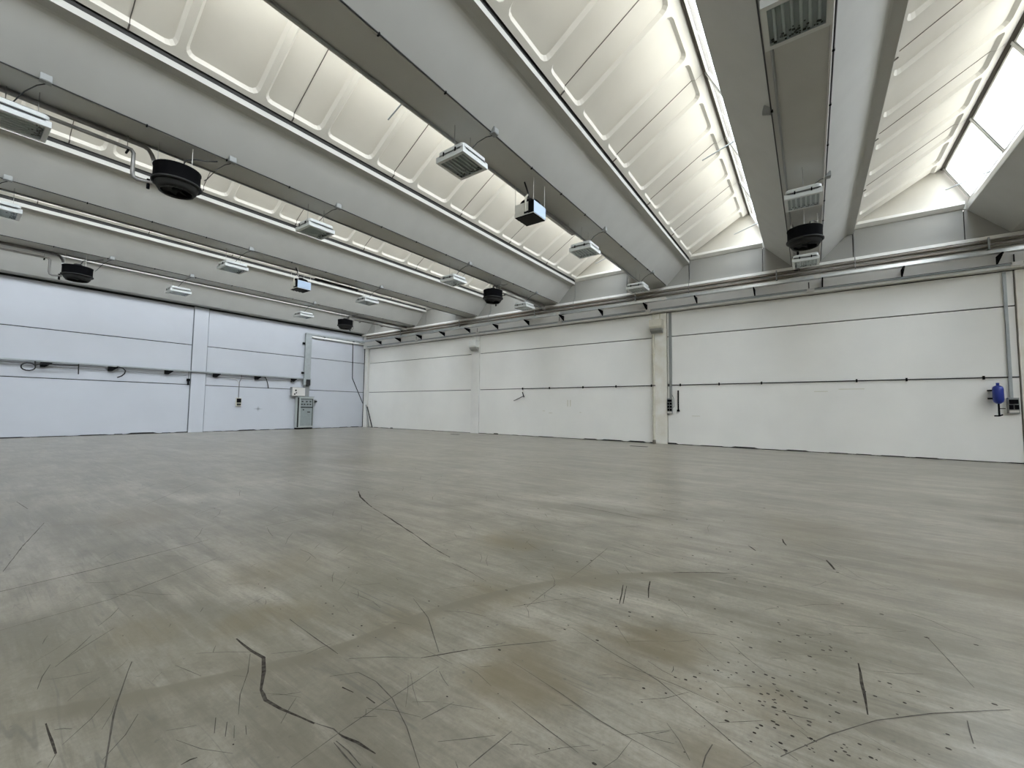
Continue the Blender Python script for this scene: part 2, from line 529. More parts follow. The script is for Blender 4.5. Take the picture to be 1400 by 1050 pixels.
SCR = [
(0.022, [(-2.89, 1.16), (-2.8, 1.16), (-2.68, 1.16), (-2.55, 1.17), (-2.42, 1.11), (-2.28, 1.04), (-2.23, 1.03), (-2.18, 1.02), (-2.06, 1.03), (-1.93, 1.06), (-1.85, 1.08)]) ,
(0.007, [(-1.85, 1.08), (-1.75, 1.11), (-1.71, 1.11)]) ,
(0.016, [(-1.71, 1.11), (-1.68, 1.11), (-1.6, 1.13), (-1.49, 1.14)]) ,
(0.03, [(-6.26, 4.28), (-5.83, 4.03), (-5.15, 3.74)]) ,
(0.012, [(-5.15, 3.74), (-4.68, 3.59)]) ,
(0.022, [(-4.68, 3.59), (-4.39, 3.49), (-3.69, 3.25)]) ,
(0.014, [(-3.69, 3.25), (-3.2, 3.06), (-2.84, 2.96)]) ,
(0.006, [(-1.38, 2.44), (-1.3, 2.51), (-1.15, 2.46), (-0.97, 2.4), (-0.69, 2.31), (-0.45, 2.17), (-0.29, 2.07), (-0.2, 2.02)]) ,
(0.006, [(-2.16, 1.45), (-2.0, 1.59), (-1.84, 1.7)]) ,
(0.012, [(-1.84, 1.7), (-1.78, 1.78), (-1.68, 1.92)]) ,
(0.008, [(-1.68, 1.92), (-1.5, 2.12), (-1.31, 2.32)]) ,
(0.012, [(-1.18, 3.02), (-1.23, 3.2), (-1.28, 3.36)]) ,
(0.012, [(-1.16, 3.04), (-1.21, 3.21), (-1.25, 3.36)]) ,
(0.014, [(-1.04, 3.25), (-1.09, 3.4), (-1.13, 3.57)]) ,
(0.016, [(0.18, 3.15), (0.18, 2.93), (0.18, 2.65)]) ,
(0.03, [(0.08, 5.11), (0.11, 4.99), (0.13, 4.85)]) ,
(0.02, [(-0.3, 5.64), (-0.28, 5.5), (-0.25, 5.4)]) ,
(0.015, [(-0.58, 5.14), (-0.5, 5.0)]) ,
(0.012, [(-5.01, 0.37), (-5.03, 0.59), (-5.06, 0.94), (-5.23, 1.78)]) ,
(0.007, [(-4.16, 0.32), (-4.19, 0.83), (-4.55, 1.65)]) ,
(0.01, [(-5.58, 0.42), (-6.39, 0.59), (-7.48, 0.85)]) ,
(0.006, [(-2.65, 1.14), (-2.48, 1.06), (-2.32, 0.96), (-2.18, 0.9)]) ,
(0.01, [(-3.09, 0.72), (-2.73, 0.59), (-2.52, 0.53), (-2.28, 0.47)]) ,
(0.008, [(-2.87, 1.47), (-2.52, 1.45), (-2.25, 1.44)]) ,
(0.006, [(-2.1, 1.3), (-2.01, 1.41), (-1.87, 1.42), (-1.7, 1.39), (-1.5, 1.31), (-1.29, 1.2)]) ,
(0.006, [(-1.7, 0.9), (-1.71, 1.1), (-1.71, 1.32), (-1.7, 1.7)]) ,
(0.008, [(-1.68, 1.07), (-1.6, 1.06), (-1.49, 1.05)]) ,
(0.006, [(-1.68, 1.08), (-1.59, 1.08), (-1.49, 1.07)]) ,
(0.012, [(-2.8, 0.37), (-2.63, 0.37), (-2.53, 0.37)]) ,
(0.007, [(-2.53, 0.37), (-2.46, 0.34)]) ,
(0.014, [(-1.97, 1.29), (-1.89, 1.3)]) ,
(0.012, [(-1.81, 1.32), (-1.74, 1.32)]) ,
(0.006, [(-2.24, 0.83), (-2.14, 0.79)]) ,
(0.006, [(-2.17, 0.85), (-2.08, 0.81)]) ,
(0.006, [(-2.12, 0.86), (-2.04, 0.83)]) ,
(0.006, [(-2.08, 0.89), (-2.02, 0.87)]) ,
(0.012, [(-2.06, 0.65), (-2.06, 0.68), (-2.05, 0.7)]) ,
(0.007, [(-0.14, 2.12), (0.03, 2.39), (0.21, 2.63), (0.43, 2.85), (0.74, 3.11)]) ,
(0.012, [(-1.02, 3.88), (-0.82, 4.04), (-0.56, 4.21)]) ,
(0.009, [(0.54, 4.13), (0.64, 4.08), (0.71, 3.99)]) ,
(0.008, [(0.71, 3.99), (0.84, 3.94)]) ,
(0.007, [(0.56, 3.78), (0.61, 3.49), (0.65, 3.24)]) ,
(0.008, [(-0.39, 1.87), (-0.39, 1.94), (-0.38, 2.02)]) ,
(0.006, [(-1.78, 2.51), (-1.59, 2.8), (-1.42, 2.96)]) ,
(0.007, [(-2.45, 2.17), (-2.15, 2.04), (-1.8, 1.8)]) ,
(0.005, [(-2.91, 1.95), (-2.65, 1.96), (-2.52, 1.93)]) ,
(0.008, [(-2.72, 2.86), (-2.49, 2.82), (-2.21, 2.74)]) ,
(0.006, [(-1.7, 2.57), (-1.71, 2.78), (-1.72, 3.03)]) ,
(0.006, [(-1.74, 4.13), (-1.7, 3.53), (-1.69, 3.23)]) ,
(0.012, [(-2.97, 5.66), (-2.35, 5.58), (-1.72, 5.5)]) ,
(0.01, [(-1.66, 4.33), (-1.49, 4.27), (-1.23, 4.2)]) ,
(0.006, [(-0.67, 2.92), (-0.52, 2.99)]) ,
(0.005, [(-1.4, 1.98), (-1.08, 1.92), (-0.82, 1.86), (-0.46, 1.82)]) ,
(0.005, [(-1.22, 1.72), (-1.03, 1.68), (-0.82, 1.64)]) ,
(0.004, [(-0.94, 2.33), (-0.62, 2.33), (-0.32, 2.3)]) ,
(0.005, [(-0.18, 2.19), (-0.08, 2.14)]) ,
(0.008, [(0.55, 2.88), (0.53, 2.7)]) ,
(0.006, [(-1.48, 1.38), (-1.44, 1.55)]) ,
(0.006, [(-1.14, 1.32), (-1.11, 1.57)]) ,
(0.005, [(-2.86, 0.85), (-2.64, 0.9)]) ,
(0.01, [(-9.39, 0.78), (-8.62, 0.82)]) ,
(0.008, [(-5.3, 2.36), (-5.28, 2.88)]) ,
(0.006, [(-7.74, 1.85), (-9.23, 2.92)]) ,
(0.008, [(-19.89, 6.97), (-17.49, 7.24)]) ,
]
rnd = random.Random(4)
for k, (w, pts) in enumerate(SCR):
    vs, fs = ribbon(pts, w * 0.85, 0.0012 + 0.00002 * k, w * 0.15, rnd)
    o = MB().add(vs, fs).obj('scuff_mark', M['mark'] if w >= 0.0115 else M['fainter'], floor)
# countless little scuffs and specks
sm = MB()
for k in range(420):
    d = 1.3 + 9 * rnd.random() ** 1.8
    a = rnd.uniform(-0.15, 1.45)
    x, y = -d * math.sin(a), d * math.cos(a)
    ang = rnd.choice([0.75, 0.75, -0.5, 2.4, rnd.uniform(0, 3.1)]) + rnd.gauss(0, 0.15)
    ln = rnd.uniform(0.03, 0.30) * (0.6 + d / 6)
    bend = rnd.uniform(-0.15, 0.15)
    pts = [(x, y), (x + math.cos(ang) * ln / 2, y + math.sin(ang) * ln / 2), (x + math.cos(ang + bend) * ln, y + math.sin(ang + bend) * ln)]
    vs, fs = ribbon(pts, rnd.uniform(0.0016, 0.0045), 0.0006)
    sm.add(vs, fs)
o = sm.obj('fine_scratches', M['fainter'], floor)
o['kind'] = 'stuff'
sm = MB()
for (cx, cy, r, n) in [(-0.2, 2.55, 0.22, 60), (-0.1, 2.3, 0.15, 40), (-0.05, 3.3, 0.12, 16), (-1.1, 2.5, 1.0, 60), (-3, 2.5, 2, 60), (-0.6, 4.5, 0.8, 30), (-6, 3, 3, 40), (0.3, 2.7, 0.3, 30)]:
    for k in range(n):
        x, y = rnd.gauss(cx, r), rnd.gauss(cy, r)
        s = rnd.uniform(0.002, 0.0055) * (1 + 0.15 * max(0, y))
        e = rnd.uniform(1, 1.8)
        sm.add([(x + s * e * math.cos(t) , y + s * math.sin(t), 0.0008) for t in [j * math.pi / 3 for j in range(6)]], [tuple(range(6))])
o = sm.obj('dark_specks', M['mark'], floor)
o['kind'] = 'stuff'
for k, (x, y, sx, sy) in enumerate([(-5.6, 16.45, 0.35, 0.10), (-15.9, 16.8, 0.3, 0.1)]):
    MB().rbox(x - sx, x + sx, y - sy, y + sy, 0.0, 0.006, 0.04).obj('drain_cover', M['darkgrey'], floor)

# ================================================================== WALLS
Z1, Z2, ZT = 2.533, 4.656, 5.73
wall_back = MB().box(-L - 0.4, XR + 0.4, D + 0.10, D + 0.35, -0.2, 6.7).obj('wall_back', M['backing'])
struct(wall_back, 'long white back wall of concrete panels between columns', 'wall')
wall_left = MB().box(-L - 0.35, -L - 0.10, YN - 0.4, D + 0.12, -0.2, 8.2).obj('wall_left', M['backing'])
struct(wall_left, 'bluish white left wall of concrete panels with one column', 'wall')
wall_right = MB().box(XR, XR + 0.25, YN - 0.4, D + 0.12, -0.2, 7.8).obj('wall_right', M['wall2'])
struct(wall_right, 'white right end wall out of frame', 'wall')
wall_front = MB().box(-L - 0.4, XR + 0.4, YN - 0.35, YN - 0.1, -0.2, 9.6).obj('wall_front', M['wall2'])
struct(wall_front, 'white front wall behind the camera', 'wall')
G = 0.019
cols_b = [X0 + PER * i for i in (-3, -1, 1, 3)]
edges = [-L + 0.42] + cols_b + [XR]
for k in range(len(edges) - 1):
    a = edges[k] + (0.31 if k else 0.02)
    b = edges[k + 1] - (0.31 if k < len(edges) - 2 else 0)
    for z0, z1 in ((0.0, Z1), (Z1, Z2), (Z2, ZT)):
        MB().box(a + G, b - G, D, D + 0.09, z0 + (0.02 if z0 == 0 else G), z1 - G).obj('wall_panel', M['wall'], wall_back)
for k, x in enumerate(cols_b):
    MB().box(x - 0.30, x + 0.30, D - 0.05, D + 0.09, 0.0, ZT - 0.02).obj('column', M['dirty'] if k in (1, 2) else M['column'], wall_back)
MB().box(-L + 0.06, -L + 0.40, D - 0.12, D + 0.09, 0.0, 5.9).obj('corner_column', M['column'], wall_back)
# girder on top of the back wall with the bearing ledge of the roof beams
MB().box(-L + 0.02, XR, D - 0.25, D + 0.09, ZT + 0.02, 6.62).obj('girder', M['column'], wall_back)
MB().box(-L + 0.02, XR, Dg - 0.10, D + 0.09, 6.645, 6.745).obj('girder_ledge', M['wall'], wall_back)
# left wall
cols_l = [8.23 + 10.66 * k for k in (-1, 0)]
ey = [YN] + cols_l + [D - 0.12]
for k in range(len(ey) - 1):
    a = ey[k] + (0.34 if k else 0)
    b = ey[k + 1] - (0.34 if k < len(ey) - 2 else 0)
    for z0, z1 in ((0.0, Z1), (Z1, Z2), (Z2, 6.70)):
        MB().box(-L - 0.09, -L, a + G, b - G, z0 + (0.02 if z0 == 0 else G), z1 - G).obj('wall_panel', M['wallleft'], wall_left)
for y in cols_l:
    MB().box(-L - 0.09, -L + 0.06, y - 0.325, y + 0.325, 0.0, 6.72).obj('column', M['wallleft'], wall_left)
# grimy mortar line where the left wall meets the floor
tr = MB()
rr = random.Random(8)
for w0, fixed in ((-L, 'L'), (D, 'B')):
    t = YN if fixed == 'L' else -L + 0.4
    end = D - 0.15 if fixed == 'L' else XR
    while t < end:
        ln = rr.uniform(0.3, 1.4)
        h = rr.uniform(0.02, 0.05) if rr.random() < 0.8 else rr.uniform(0.05, 0.10)
        if fixed == 'L':
            tr.prism([(t, 0), (t + ln, 0), (t + ln * 0.8, h), (t + ln * 0.2, h)], 'X', -L - 0.005, -L + 0.012)
        else:
            tr.prism([(t, 0), (t + ln, 0), (t + ln * 0.8, h * 0.7), (t + ln * 0.2, h * 0.7)], 'Y', D - 0.012, D + 0.005)
        t += ln
struct(tr.obj('trim_1', M['gap']), 'dark grimy line where the walls meet the floor', 'trim')

# ================================================================== CEILING: beams, ribbed panels, gables
ceiling = struct(empty('ceiling'), 'saw tooth roof of white concrete beams and ribbed panels', 'ceiling')
HW = 0.426
def beam_profile():
    r = [(HW - 0.02, ZS), (HW, ZS + 0.02), (1.10, 7.52), (1.14, 7.553), (1.18, 7.575), (1.23, 7.585), (1.36, 7.60), (1.36, 7.715)]
    l = [(-1.26, 7.715), (-1.26, 7.68), (-1.23, 7.655), (-1.17, 7.595), (-1.10, 7.52), (-HW, ZS + 0.02), (-HW + 0.02, ZS)]
    return r + l
bm_ = MB().prism(beam_profile(), 'Y', YN, Dg + 0.05)
beam_mesh = bm_.mesh('roof_beam', M['beam'])
BI = list(range(-5, 5))
for i in BI:
    link_copy(beam_mesh, 'roof_beam', ceiling, (bx(i), 0, 0))
gut = MB().box(-1.25, 1.28, YN, Dg + 0.2, 7.716, 7.735).mesh('gutter', M['gutter'])
for i in BI:
    link_copy(gut, 'gutter', ceiling, (bx(i), 0, 0))
# ribbed panel (shed roof slab): frame with rounded recessed coffers
P0 = Vector((1.37, 7.82))
P1 = Vector((3.56, 9.165))
dirp = (P1 - P0)
UL = dirp.length
dirp.normalize()
nrm = Vector((-dirp.y, dirp.x))
def pp(u, v, h):
    q = P0 + dirp * u + nrm * h
    return (q.x, v, q.y)
def roof_panel_mesh():
    W = PAN - 0.012
    u0, u1 = 0.11, 2.35
    dep, bev = 0.075, 0.055
    def corner(cu, cv, su, sv, r):
        # points of a quarter round corner, from along-u side to along-v side
        pts = []
        for k in range(4):
            a = math.pi / 2 * k / 3
            pts.append((cu - su * r * (1 - math.sin(a)) if False else cu + su * (-r + r * math.sin(a)), cv + sv * (-r + r * math.cos(a))))
        return pts
    def coffer_full(a, b, ins):
        r = 0.15 - ins * 0.5
        A, B, U0, U1 = a + ins, b - ins, u0 + ins, u1 - ins
        out = []
        for cu, cv, su, sv, rev in ((U1, B, 1, 1, False), (U1, A, 1, -1, True), (U0, A, -1, -1, False), (U0, B, -1, 1, True)):
            c = corner(cu, cv, su, sv, r)
            out += c[::-1] if rev else c
        return out
    def coffer_half(b, ins, flip):
        # open towards v = 0 (or W if flip)
        r = 0.15 - ins * 0.5
        B, U0, U1 = b - ins, u0 + ins, u1 - ins
        c0 = corner(U0, B, -1, 1, r)
        c1 = corner(U1, B, 1, 1, r)
        path = [(U0, 0)] + c0[::-1] + c1 + [(U1, 0)]
        path = [(U0, 0.0)] + list(reversed(c0)) + list(c1) + [(U1, 0.0)]
        if flip:
            path = [(u, W - v) for u, v in path]
        return path
    bm = bmesh.new()
    def vert(u, v, h):
        return bm.verts.new(pp(u, v, h))
    h1 = [vert(u, v, 0) for u, v in coffer_half(0.625, 0, False)]
    h2 = [vert(u, v, 0) for u, v in coffer_half(0.625, 0, True)]
    ful = [vert(u, v, 0) for u, v in coffer_full(0.745, W - 0.745, 0)]
    c = [vert(0, 0, 0), vert(UL, 0, 0), vert(UL, W, 0), vert(0, W, 0)]
    outer = [c[0]] + h1 + [c[1], c[2]] + h2[::-1] + [c[3]]
    edges = []
    for loop in (outer, ful):
        for i in range(len(loop)):
            edges.append(bm.edges.new((loop[i], loop[(i + 1) % len(loop)])))
    bmesh.ops.triangle_fill(bm, edges=edges, use_beauty=True, use_dissolve=False)
    for ol, pts, closed in ((h1, coffer_half(0.625, bev, False), False), (h2, coffer_half(0.625, bev, True), False), (ful, coffer_full(0.745, W - 0.745, bev), True)):
        il = [vert(u, v, dep) for u, v in pts]
        n = len(ol)
        for i in range(n if closed else n - 1):
            bm.faces.new((ol[i], ol[(i + 1) % n], il[(i + 1) % n], il[i]))
        bm.faces.new(il)
    # lower and upper end faces
    t = [vert(0, 0, 0.11), vert(UL, 0, 0.11), vert(UL, W, 0.11), vert(0, W, 0.11)]
    bm.faces.new((c[0], c[3], t[3], t[0]))
    bm.faces.new((c[1], c[2], t[2], t[1]))
    bmesh.ops.recalc_face_normals(bm, faces=bm.faces)
    me = bpy.data.meshes.new('roof_panel')
    bm.to_mesh(me)
    bm.free()
    me.materials.append(M['rib'])
    return me
rp = roof_panel_mesh()
NP = 10
BAYS = list(range(-5, 4))
for i in BAYS:
    for k in range(NP):
        link_copy(rp, 'roof_panel', ceiling, (bx(i), YN + PAN * k + 0.006 + 0.02, 0))
js = MB()
for (u, hh) in ((0.0, 0.0),):
    vs = [pp(u2, v2, h2) for u2 in (0.0, UL) for v2 in (-0.007, 0.007) for h2 in (0.066, 0.10)]
    js.add(vs, [(0, 1, 3, 2), (4, 6, 7, 5), (0, 4, 5, 1), (2, 3, 7, 6), (0, 2, 6, 4), (1, 5, 7, 3)])
    vs = [pp(u2, v2, h2) for u2 in (-0.005, 0.11) for v2 in (-0.011, 0.011) for h2 in (-0.02, 0.07)]
    js.add(vs, [(0, 1, 3, 2), (4, 6, 7, 5), (0, 4, 5, 1), (2, 3, 7, 6), (0, 2, 6, 4), (1, 5, 7, 3)])
jsm = js.mesh('joint_seal', M['seal'])
for i in BAYS:
    for k in range(1, NP):
        link_copy(jsm, 'joint_seal', ceiling, (bx(i), YN + PAN * k + 0.02, 0))
# closed outer roof sheet above the panels, sunlit outside
sh = MB()
a0, a1 = P0 + nrm * 0.115 - dirp * 0.12, P1 + nrm * 0.115 + dirp * 0.06
sh.prism([(a0.x, a0.y), (a1.x, a1.y), (a1.x - 0.02, a1.y + 0.05), (a0.x - 0.02, a0.y + 0.05)], 'Y', YN - 0.1, Dg + 0.3)
shm = sh.mesh('roof_sheet', M['sheet'])
fl = MB().box(1.29, 1.33, YN - 0.05, Dg + 0.25, 7.70, 7.93).mesh('dark_gap_strip', M['backing'])  # added dark strip behind the beam lip, keeps the gap above it black
for i in BAYS:
    link_copy(shm, 'roof_sheet', ceiling, (bx(i), 0, 0))
    link_copy(fl, 'dark_gap_strip', ceiling, (bx(i), 0, 0))
# end plates of the beams, infill panels, ledges and triangular gables in the back wall
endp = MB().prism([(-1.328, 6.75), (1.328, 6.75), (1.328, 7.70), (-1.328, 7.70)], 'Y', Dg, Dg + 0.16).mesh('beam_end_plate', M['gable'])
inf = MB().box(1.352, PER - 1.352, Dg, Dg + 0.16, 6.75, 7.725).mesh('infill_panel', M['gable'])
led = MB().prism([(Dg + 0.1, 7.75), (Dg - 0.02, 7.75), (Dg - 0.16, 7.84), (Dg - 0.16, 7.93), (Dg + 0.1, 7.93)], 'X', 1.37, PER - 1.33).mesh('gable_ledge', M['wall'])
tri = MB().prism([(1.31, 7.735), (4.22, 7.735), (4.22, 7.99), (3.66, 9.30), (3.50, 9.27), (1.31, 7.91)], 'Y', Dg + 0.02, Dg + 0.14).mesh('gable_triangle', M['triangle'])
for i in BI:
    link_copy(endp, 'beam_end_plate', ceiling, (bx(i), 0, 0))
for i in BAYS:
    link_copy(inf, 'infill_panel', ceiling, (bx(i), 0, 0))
    link_copy(led, 'gable_ledge', ceiling, (bx(i), 0, 0))
    link_copy(tri, 'gable_triangle', ceiling, (bx(i), 0, 0))
    link_copy(tri, 'gable_triangle', ceiling, (bx(i), YN - Dg - 0.10, 0))
# dark core behind the joints of the gable
MB().box(-L - 0.4, XR + 0.3, Dg + 0.17, Dg + 0.22, 6.6, 7.73).obj('gable_core', M['backing'], ceiling)

# ================================================================== ROOF WINDOWS (one band per bay)
GA, GB = Vector((3.600, 9.150)), Vector((4.160, 8.010))
gd = (GB - GA)
GL = gd.length
gd.normalize()
gn = Vector((-gd.y, gd.x))     # outwards
if gn.x < 0:
    gn = -gn
def gp(u, y, h):
    q = GA + gd * u + gn * h
    return (q.x, y, q.y)
def slab(mb, u0, u1, y0, y1, h0, h1):
    vs = [gp(u, y, h) for h in (h0, h1) for y in (y0, y1) for u in (u0, u1)]
    return mb.add(vs, [(0, 2, 3, 1), (4, 5, 7, 6), (0, 1, 5, 4), (2, 6, 7, 3), (0, 4, 6, 2), (1, 3, 7, 5)])
fr = MB()
w = PAN - 0.10
for (u0, u1, y0, y1) in ((0.05, 0.09, 0, w), (GL - 0.06, GL - 0.02, 0, w), (0.09, GL - 0.06, 0, 0.035), (0.09, GL - 0.06, w - 0.035, w)):
    slab(fr, u0, u1, y0, y1, -0.015, 0.03)
slab(fr, 0.09, GL - 0.06, w * 0.5 - 0.005, w * 0.5 + 0.005, 0.008, 0.018)
fr_me = fr.mesh('pane_frame', M['alu'])
pane_me = slab(MB(), 0.085, GL - 0.055, 0.03, w - 0.03, 0.005, 0.011).mesh('pane', M['glass'])
mul_me = slab(MB(), 0.0, GL, -0.048, 0.048, -0.03, 0.04).mesh('mullion', M['alu'])
head_me = MB().prism([(3.545, 9.13), (3.66, 9.10), (3.70, 9.34), (3.50, 9.34)], 'Y', YN - 0.05, Dg + 0.02).mesh('head_rail', M['brownframe'])
sill_me = MB().prism([(4.072, 7.70), (4.12, 7.70), (4.22, 7.98), (4.20, 8.03), (4.13, 8.05), (4.072, 7.85)], 'Y', YN - 0.05, Dg + 0.02).mesh('window_sill', M['alu'])
rod_me = MB().tube([(4.12, 0, 8.0), (3.62, 0.03, 7.86), (3.27, 0.05, 7.76)], 0.016, 6).tube([(4.12, 0.05, 8.05), (3.75, 0.05, 7.90)], 0.010, 6).mesh('opener_rod', M['galvdull'])
for n, i in enumerate(BAYS):
    wd = struct(empty('window_%d' % (n + 1), (bx(i), 0, 0)), 'band of sloping roof glass along roof bay %d from the left wall' % (n + 1), 'window')
    link_copy(head_me, 'head_rail', wd)
    link_copy(sill_me, 'window_sill', wd)
    for k in range(NP + 1):
        link_copy(mul_me, 'mullion', wd, (0, YN + 0.02 + PAN * k, 0))
    for k in range(NP):
        f = link_copy(fr_me, 'pane_frame', wd, (0, YN + 0.02 + PAN * k + 0.05, 0))
        link_copy(pane_me, 'pane', f)
    for y in (-0.05, 5.45, 10.97, 16.35):
        link_copy(rod_me, 'opener_rod', wd, (0, y, 0))

# ================================================================== CEILING LAMPS
ORD = {-4: 'first', -3: 'second', -2: 'third', -1: 'fourth', 0: 'fifth', 1: 'sixth'}
def make_lamp(i, y, label):
    t = empty('ceiling_lamp', (bx(i), y, 6.20))
    tag(t, label, 'lamp', 'square lamps hanging under the roof beams')
    MB().rbox(-0.325, 0.325, -0.335, 0.335, 0.005, 0.105, 0.07, 4, 0.02).obj('housing', M['lampw'], t)
    MB().rbox(-0.335, 0.335, -0.345, 0.345, -0.006, 0.006, 0.07, 4).obj('seal', M['darkgrey'], t, (0, 0, 0))
    # open lower frame
    b = MB()
    for (x0, x1, y0, y1) in ((-0.345, -0.285, -0.355, 0.355), (0.285, 0.345, -0.355, 0.355), (-0.285, 0.285, -0.355, -0.29), (-0.285, 0.285, 0.29, 0.355)):
        b.box(x0, x1, y0, y1, -0.115, -0.007)
    # chamfered lower lip
    b.rbox(-0.345, 0.345, -0.355, 0.355, -0.030, -0.008, 0.07, 4)
    b.obj('frame', M['lampw'], t)
    d = MB().box(-0.285, 0.285, -0.29, 0.29, -0.075, -0.055).obj('reflector', M['reflector'], t)
    tb = MB()
    for k in range(6):
        x = -0.22 + 0.088 * k
        tb = MB().tube([(x, -0.27, -0.09), (x, 0.27, -0.09)], 0.018, 8)
        tb.obj('tube', M['tube'], d)
    MB().box(-0.284, 0.284, -0.289, 0.289, -0.118, -0.114).obj('cover_glass', M['glass'], t)
    r2 = random.Random(int(y * 100) + i)
    db = MB()
    for k in range(34):
        x = r2.uniform(-0.27, 0.27)
        yy = 0.27 - abs(r2.gauss(0, 0.06))
        s = r2.uniform(0.006, 0.017)
        a = r2.uniform(0, 3)
        db.box(x - s, x + s, yy - s * 0.6, yy + s * 1.2, -0.1135, -0.108)
    o = db.obj('insect_debris', M['debris'], t)
    o['kind'] = 'stuff'
    for (x, yy) in ((-0.15, -0.357), (0.15, -0.357), (-0.15, 0.357), (0.15, 0.357)):
        MB().box(x - 0.012, x + 0.012, yy - 0.008, yy + 0.008, -0.04, 0.035).obj('clip', M['blacksteel'], t)
    for yy in (-0.22, 0.22):
        MB().tube([(0, yy, 0.10), (0, yy, ZS - 6.20)], 0.005, 5).obj('suspension_wire', M['wire'], t)
    return t
lamp_spots = [
    (0, 5.70, 'square ceiling lamp cut by the top photo edge, under the fifth beam'),
    (0, 11.05, 'square ceiling lamp under the fifth beam, just in front of a round heater'),
    (0, 15.75, 'square ceiling lamp under the fifth beam, behind the round heater near the back wall'),
    (-1, 5.70, 'square ceiling lamp under the fourth beam, nearer than the box heater'),
    (-1, 11.07, 'square ceiling lamp under the fourth beam, beyond the box heater'),
    (-1, 15.73, 'square ceiling lamp under the fourth beam, last before the back wall pipes'),
    (-2, 0.55, 'square ceiling lamp cut by the left photo edge below two pipes, third beam'),
    (-2, 5.72, 'square ceiling lamp under the third beam, middle of the hall past the near round heater'),
    (-2, 11.04, 'square ceiling lamp under the third beam, just before the far round heater'),
    (-2, 15.75, 'square ceiling lamp under the third beam, right of the far round heater'),
    (-3, 0.66, 'sliver of square ceiling lamp at the left photo edge under the second beam'),
    (-3, 5.74, 'square ceiling lamp under the second beam, left of the small box heater'),
    (-3, 11.08, 'square ceiling lamp under the second beam, right of the small box heater'),
    (-4, 5.71, 'small looking ceiling lamp under the first beam, above the left wall column'),
    (-4, 11.0, 'small looking ceiling lamp under the first beam, left of the corner round heater'),
]
for a in lamp_spots:
    make_lamp(*a)

# ================================================================== JUNCTION BOXES ON THE BEAM EDGES
def junction(i, y, label):
    t = empty('junction_box', (bx(i) + HW, y, ZS + 0.03))
    tag(t, label, 'box', 'junction boxes on the beam edges')
    MB().box(-0.03, 0.085, -0.07, 0.07, -0.05, 0.07).obj('box', M['greybox'], t)
    MB().box(0.085, 0.095, -0.06, 0.06, -0.04, 0.06).obj('lid', M['greybox'], t)
    pts = [(-0.02, 0, -0.05), (-0.10, -0.08, -0.09), (-0.22, -0.2, -0.22), (-0.36, -0.32, -0.45), (-0.40, -0.36, -0.49)]
    MB().tube(pts, 0.009, 6).obj('cable_tail', M['blackcable'], t)
jn = [(-1, 6.1, 'fourth', 'beside the near lamp'), (-1, 11.45, 'fourth', 'beside the middle lamp'), (-1, 16.1, 'fourth', 'beside the far lamp'),
      (-2, 0.79, 'third', 'nearest the left photo edge'), (-2, 3.54, 'third', 'past the near round heater'), (-2, 6.07, 'third', 'above the middle lamp'), (-2, 11.4, 'third', 'before the far round heater'), (-2, 16.05, 'third', 'beside the last lamp'),
      (-3, 0.74, 'second', 'at the left photo edge'), (-3, 6.1, 'second', 'above the left lamp'), (-3, 11.45, 'second', 'above the right lamp'),
      (-4, 3.56, 'first', 'past the left round heater'), (-4, 6.0, 'first', 'above the left lamp'), (-4, 11.3, 'first', 'above the right lamp'),
      (0, 11.6, 'fifth', 'beside the middle lamp')]
for i, y, o_, w_ in jn:
    junction(i, y, 'small grey junction box on the edge of the %s beam %s' % (o_, w_))
rbx = empty('round_junction_box', (bx(0) - HW - 0.01, 8.45, ZS + 0.05))
tag(rbx, 'round grey junction box on the left edge of the fifth beam', 'box')
MB().tube([(-0.10, 0, 0.02), (0.02, 0, -0.02)], 0.085, 14).obj('box', M['greybox'], rbx)
MB().tube([(0.02, 0, -0.02), (0.05, 0, -0.03)], 0.05, 10).obj('gland', M['blacksteel'], rbx)

# cables and conduits running along the beams
for i in (-4, -3, -2, -1, 0):
    b = MB().tube([(bx(i) + HW + 0.004, YN, ZS + 0.012), (bx(i) + HW + 0.004, Dg - 0.1, ZS + 0.012)], 0.012, 6)
    e = empty('beam_cable', (0, 0, 0))
    tag(e, 'thin dark cable clipped along the right lower edge of the %s roof beam' % ORD[i], 'cable')
    b.obj('cable', M['blackcable'], e)
    for y in [k * 1.35 - 6 for k in range(17)]:
        MB().box(bx(i) + HW - 0.03, bx(i) + HW + 0.02, y - 0.01, y + 0.01, ZS - 0.012, ZS + 0.03).obj('clip', M['blacksteel'], e)
    x = bx(i) - HW + 0.005
    if i == 0:
      o = MB().tube([(x, YN, ZS + 0.0), (x, Dg - 0.1, ZS + 0.0)], 0.012, 6).obj('beam_cable', M['blackcable'])
      tag(o, 'thin dark cable along the left lower edge of the %s roof beam' % ORD[i], 'cable')
    x = bx(i) - HW + 0.11
    o = MB().tube([(x, YN, ZS - 0.022), (x, Dg - 0.2, ZS - 0.022)], 0.022, 8).obj('beam_conduit', M['greybox'])
    tag(o, 'grey round conduit under the left side of the %s roof beam' % ORD[i], 'conduit')
o = MB().tube([(bx(0) + HW - 0.035, YN, ZS - 0.018), (bx(0) + HW - 0.035, Dg - 0.2, ZS - 0.018)], 0.018, 8).obj('beam_conduit', M['conduit'])
tag(o, 'pale conduit along the right side of the fifth roof beam', 'conduit')
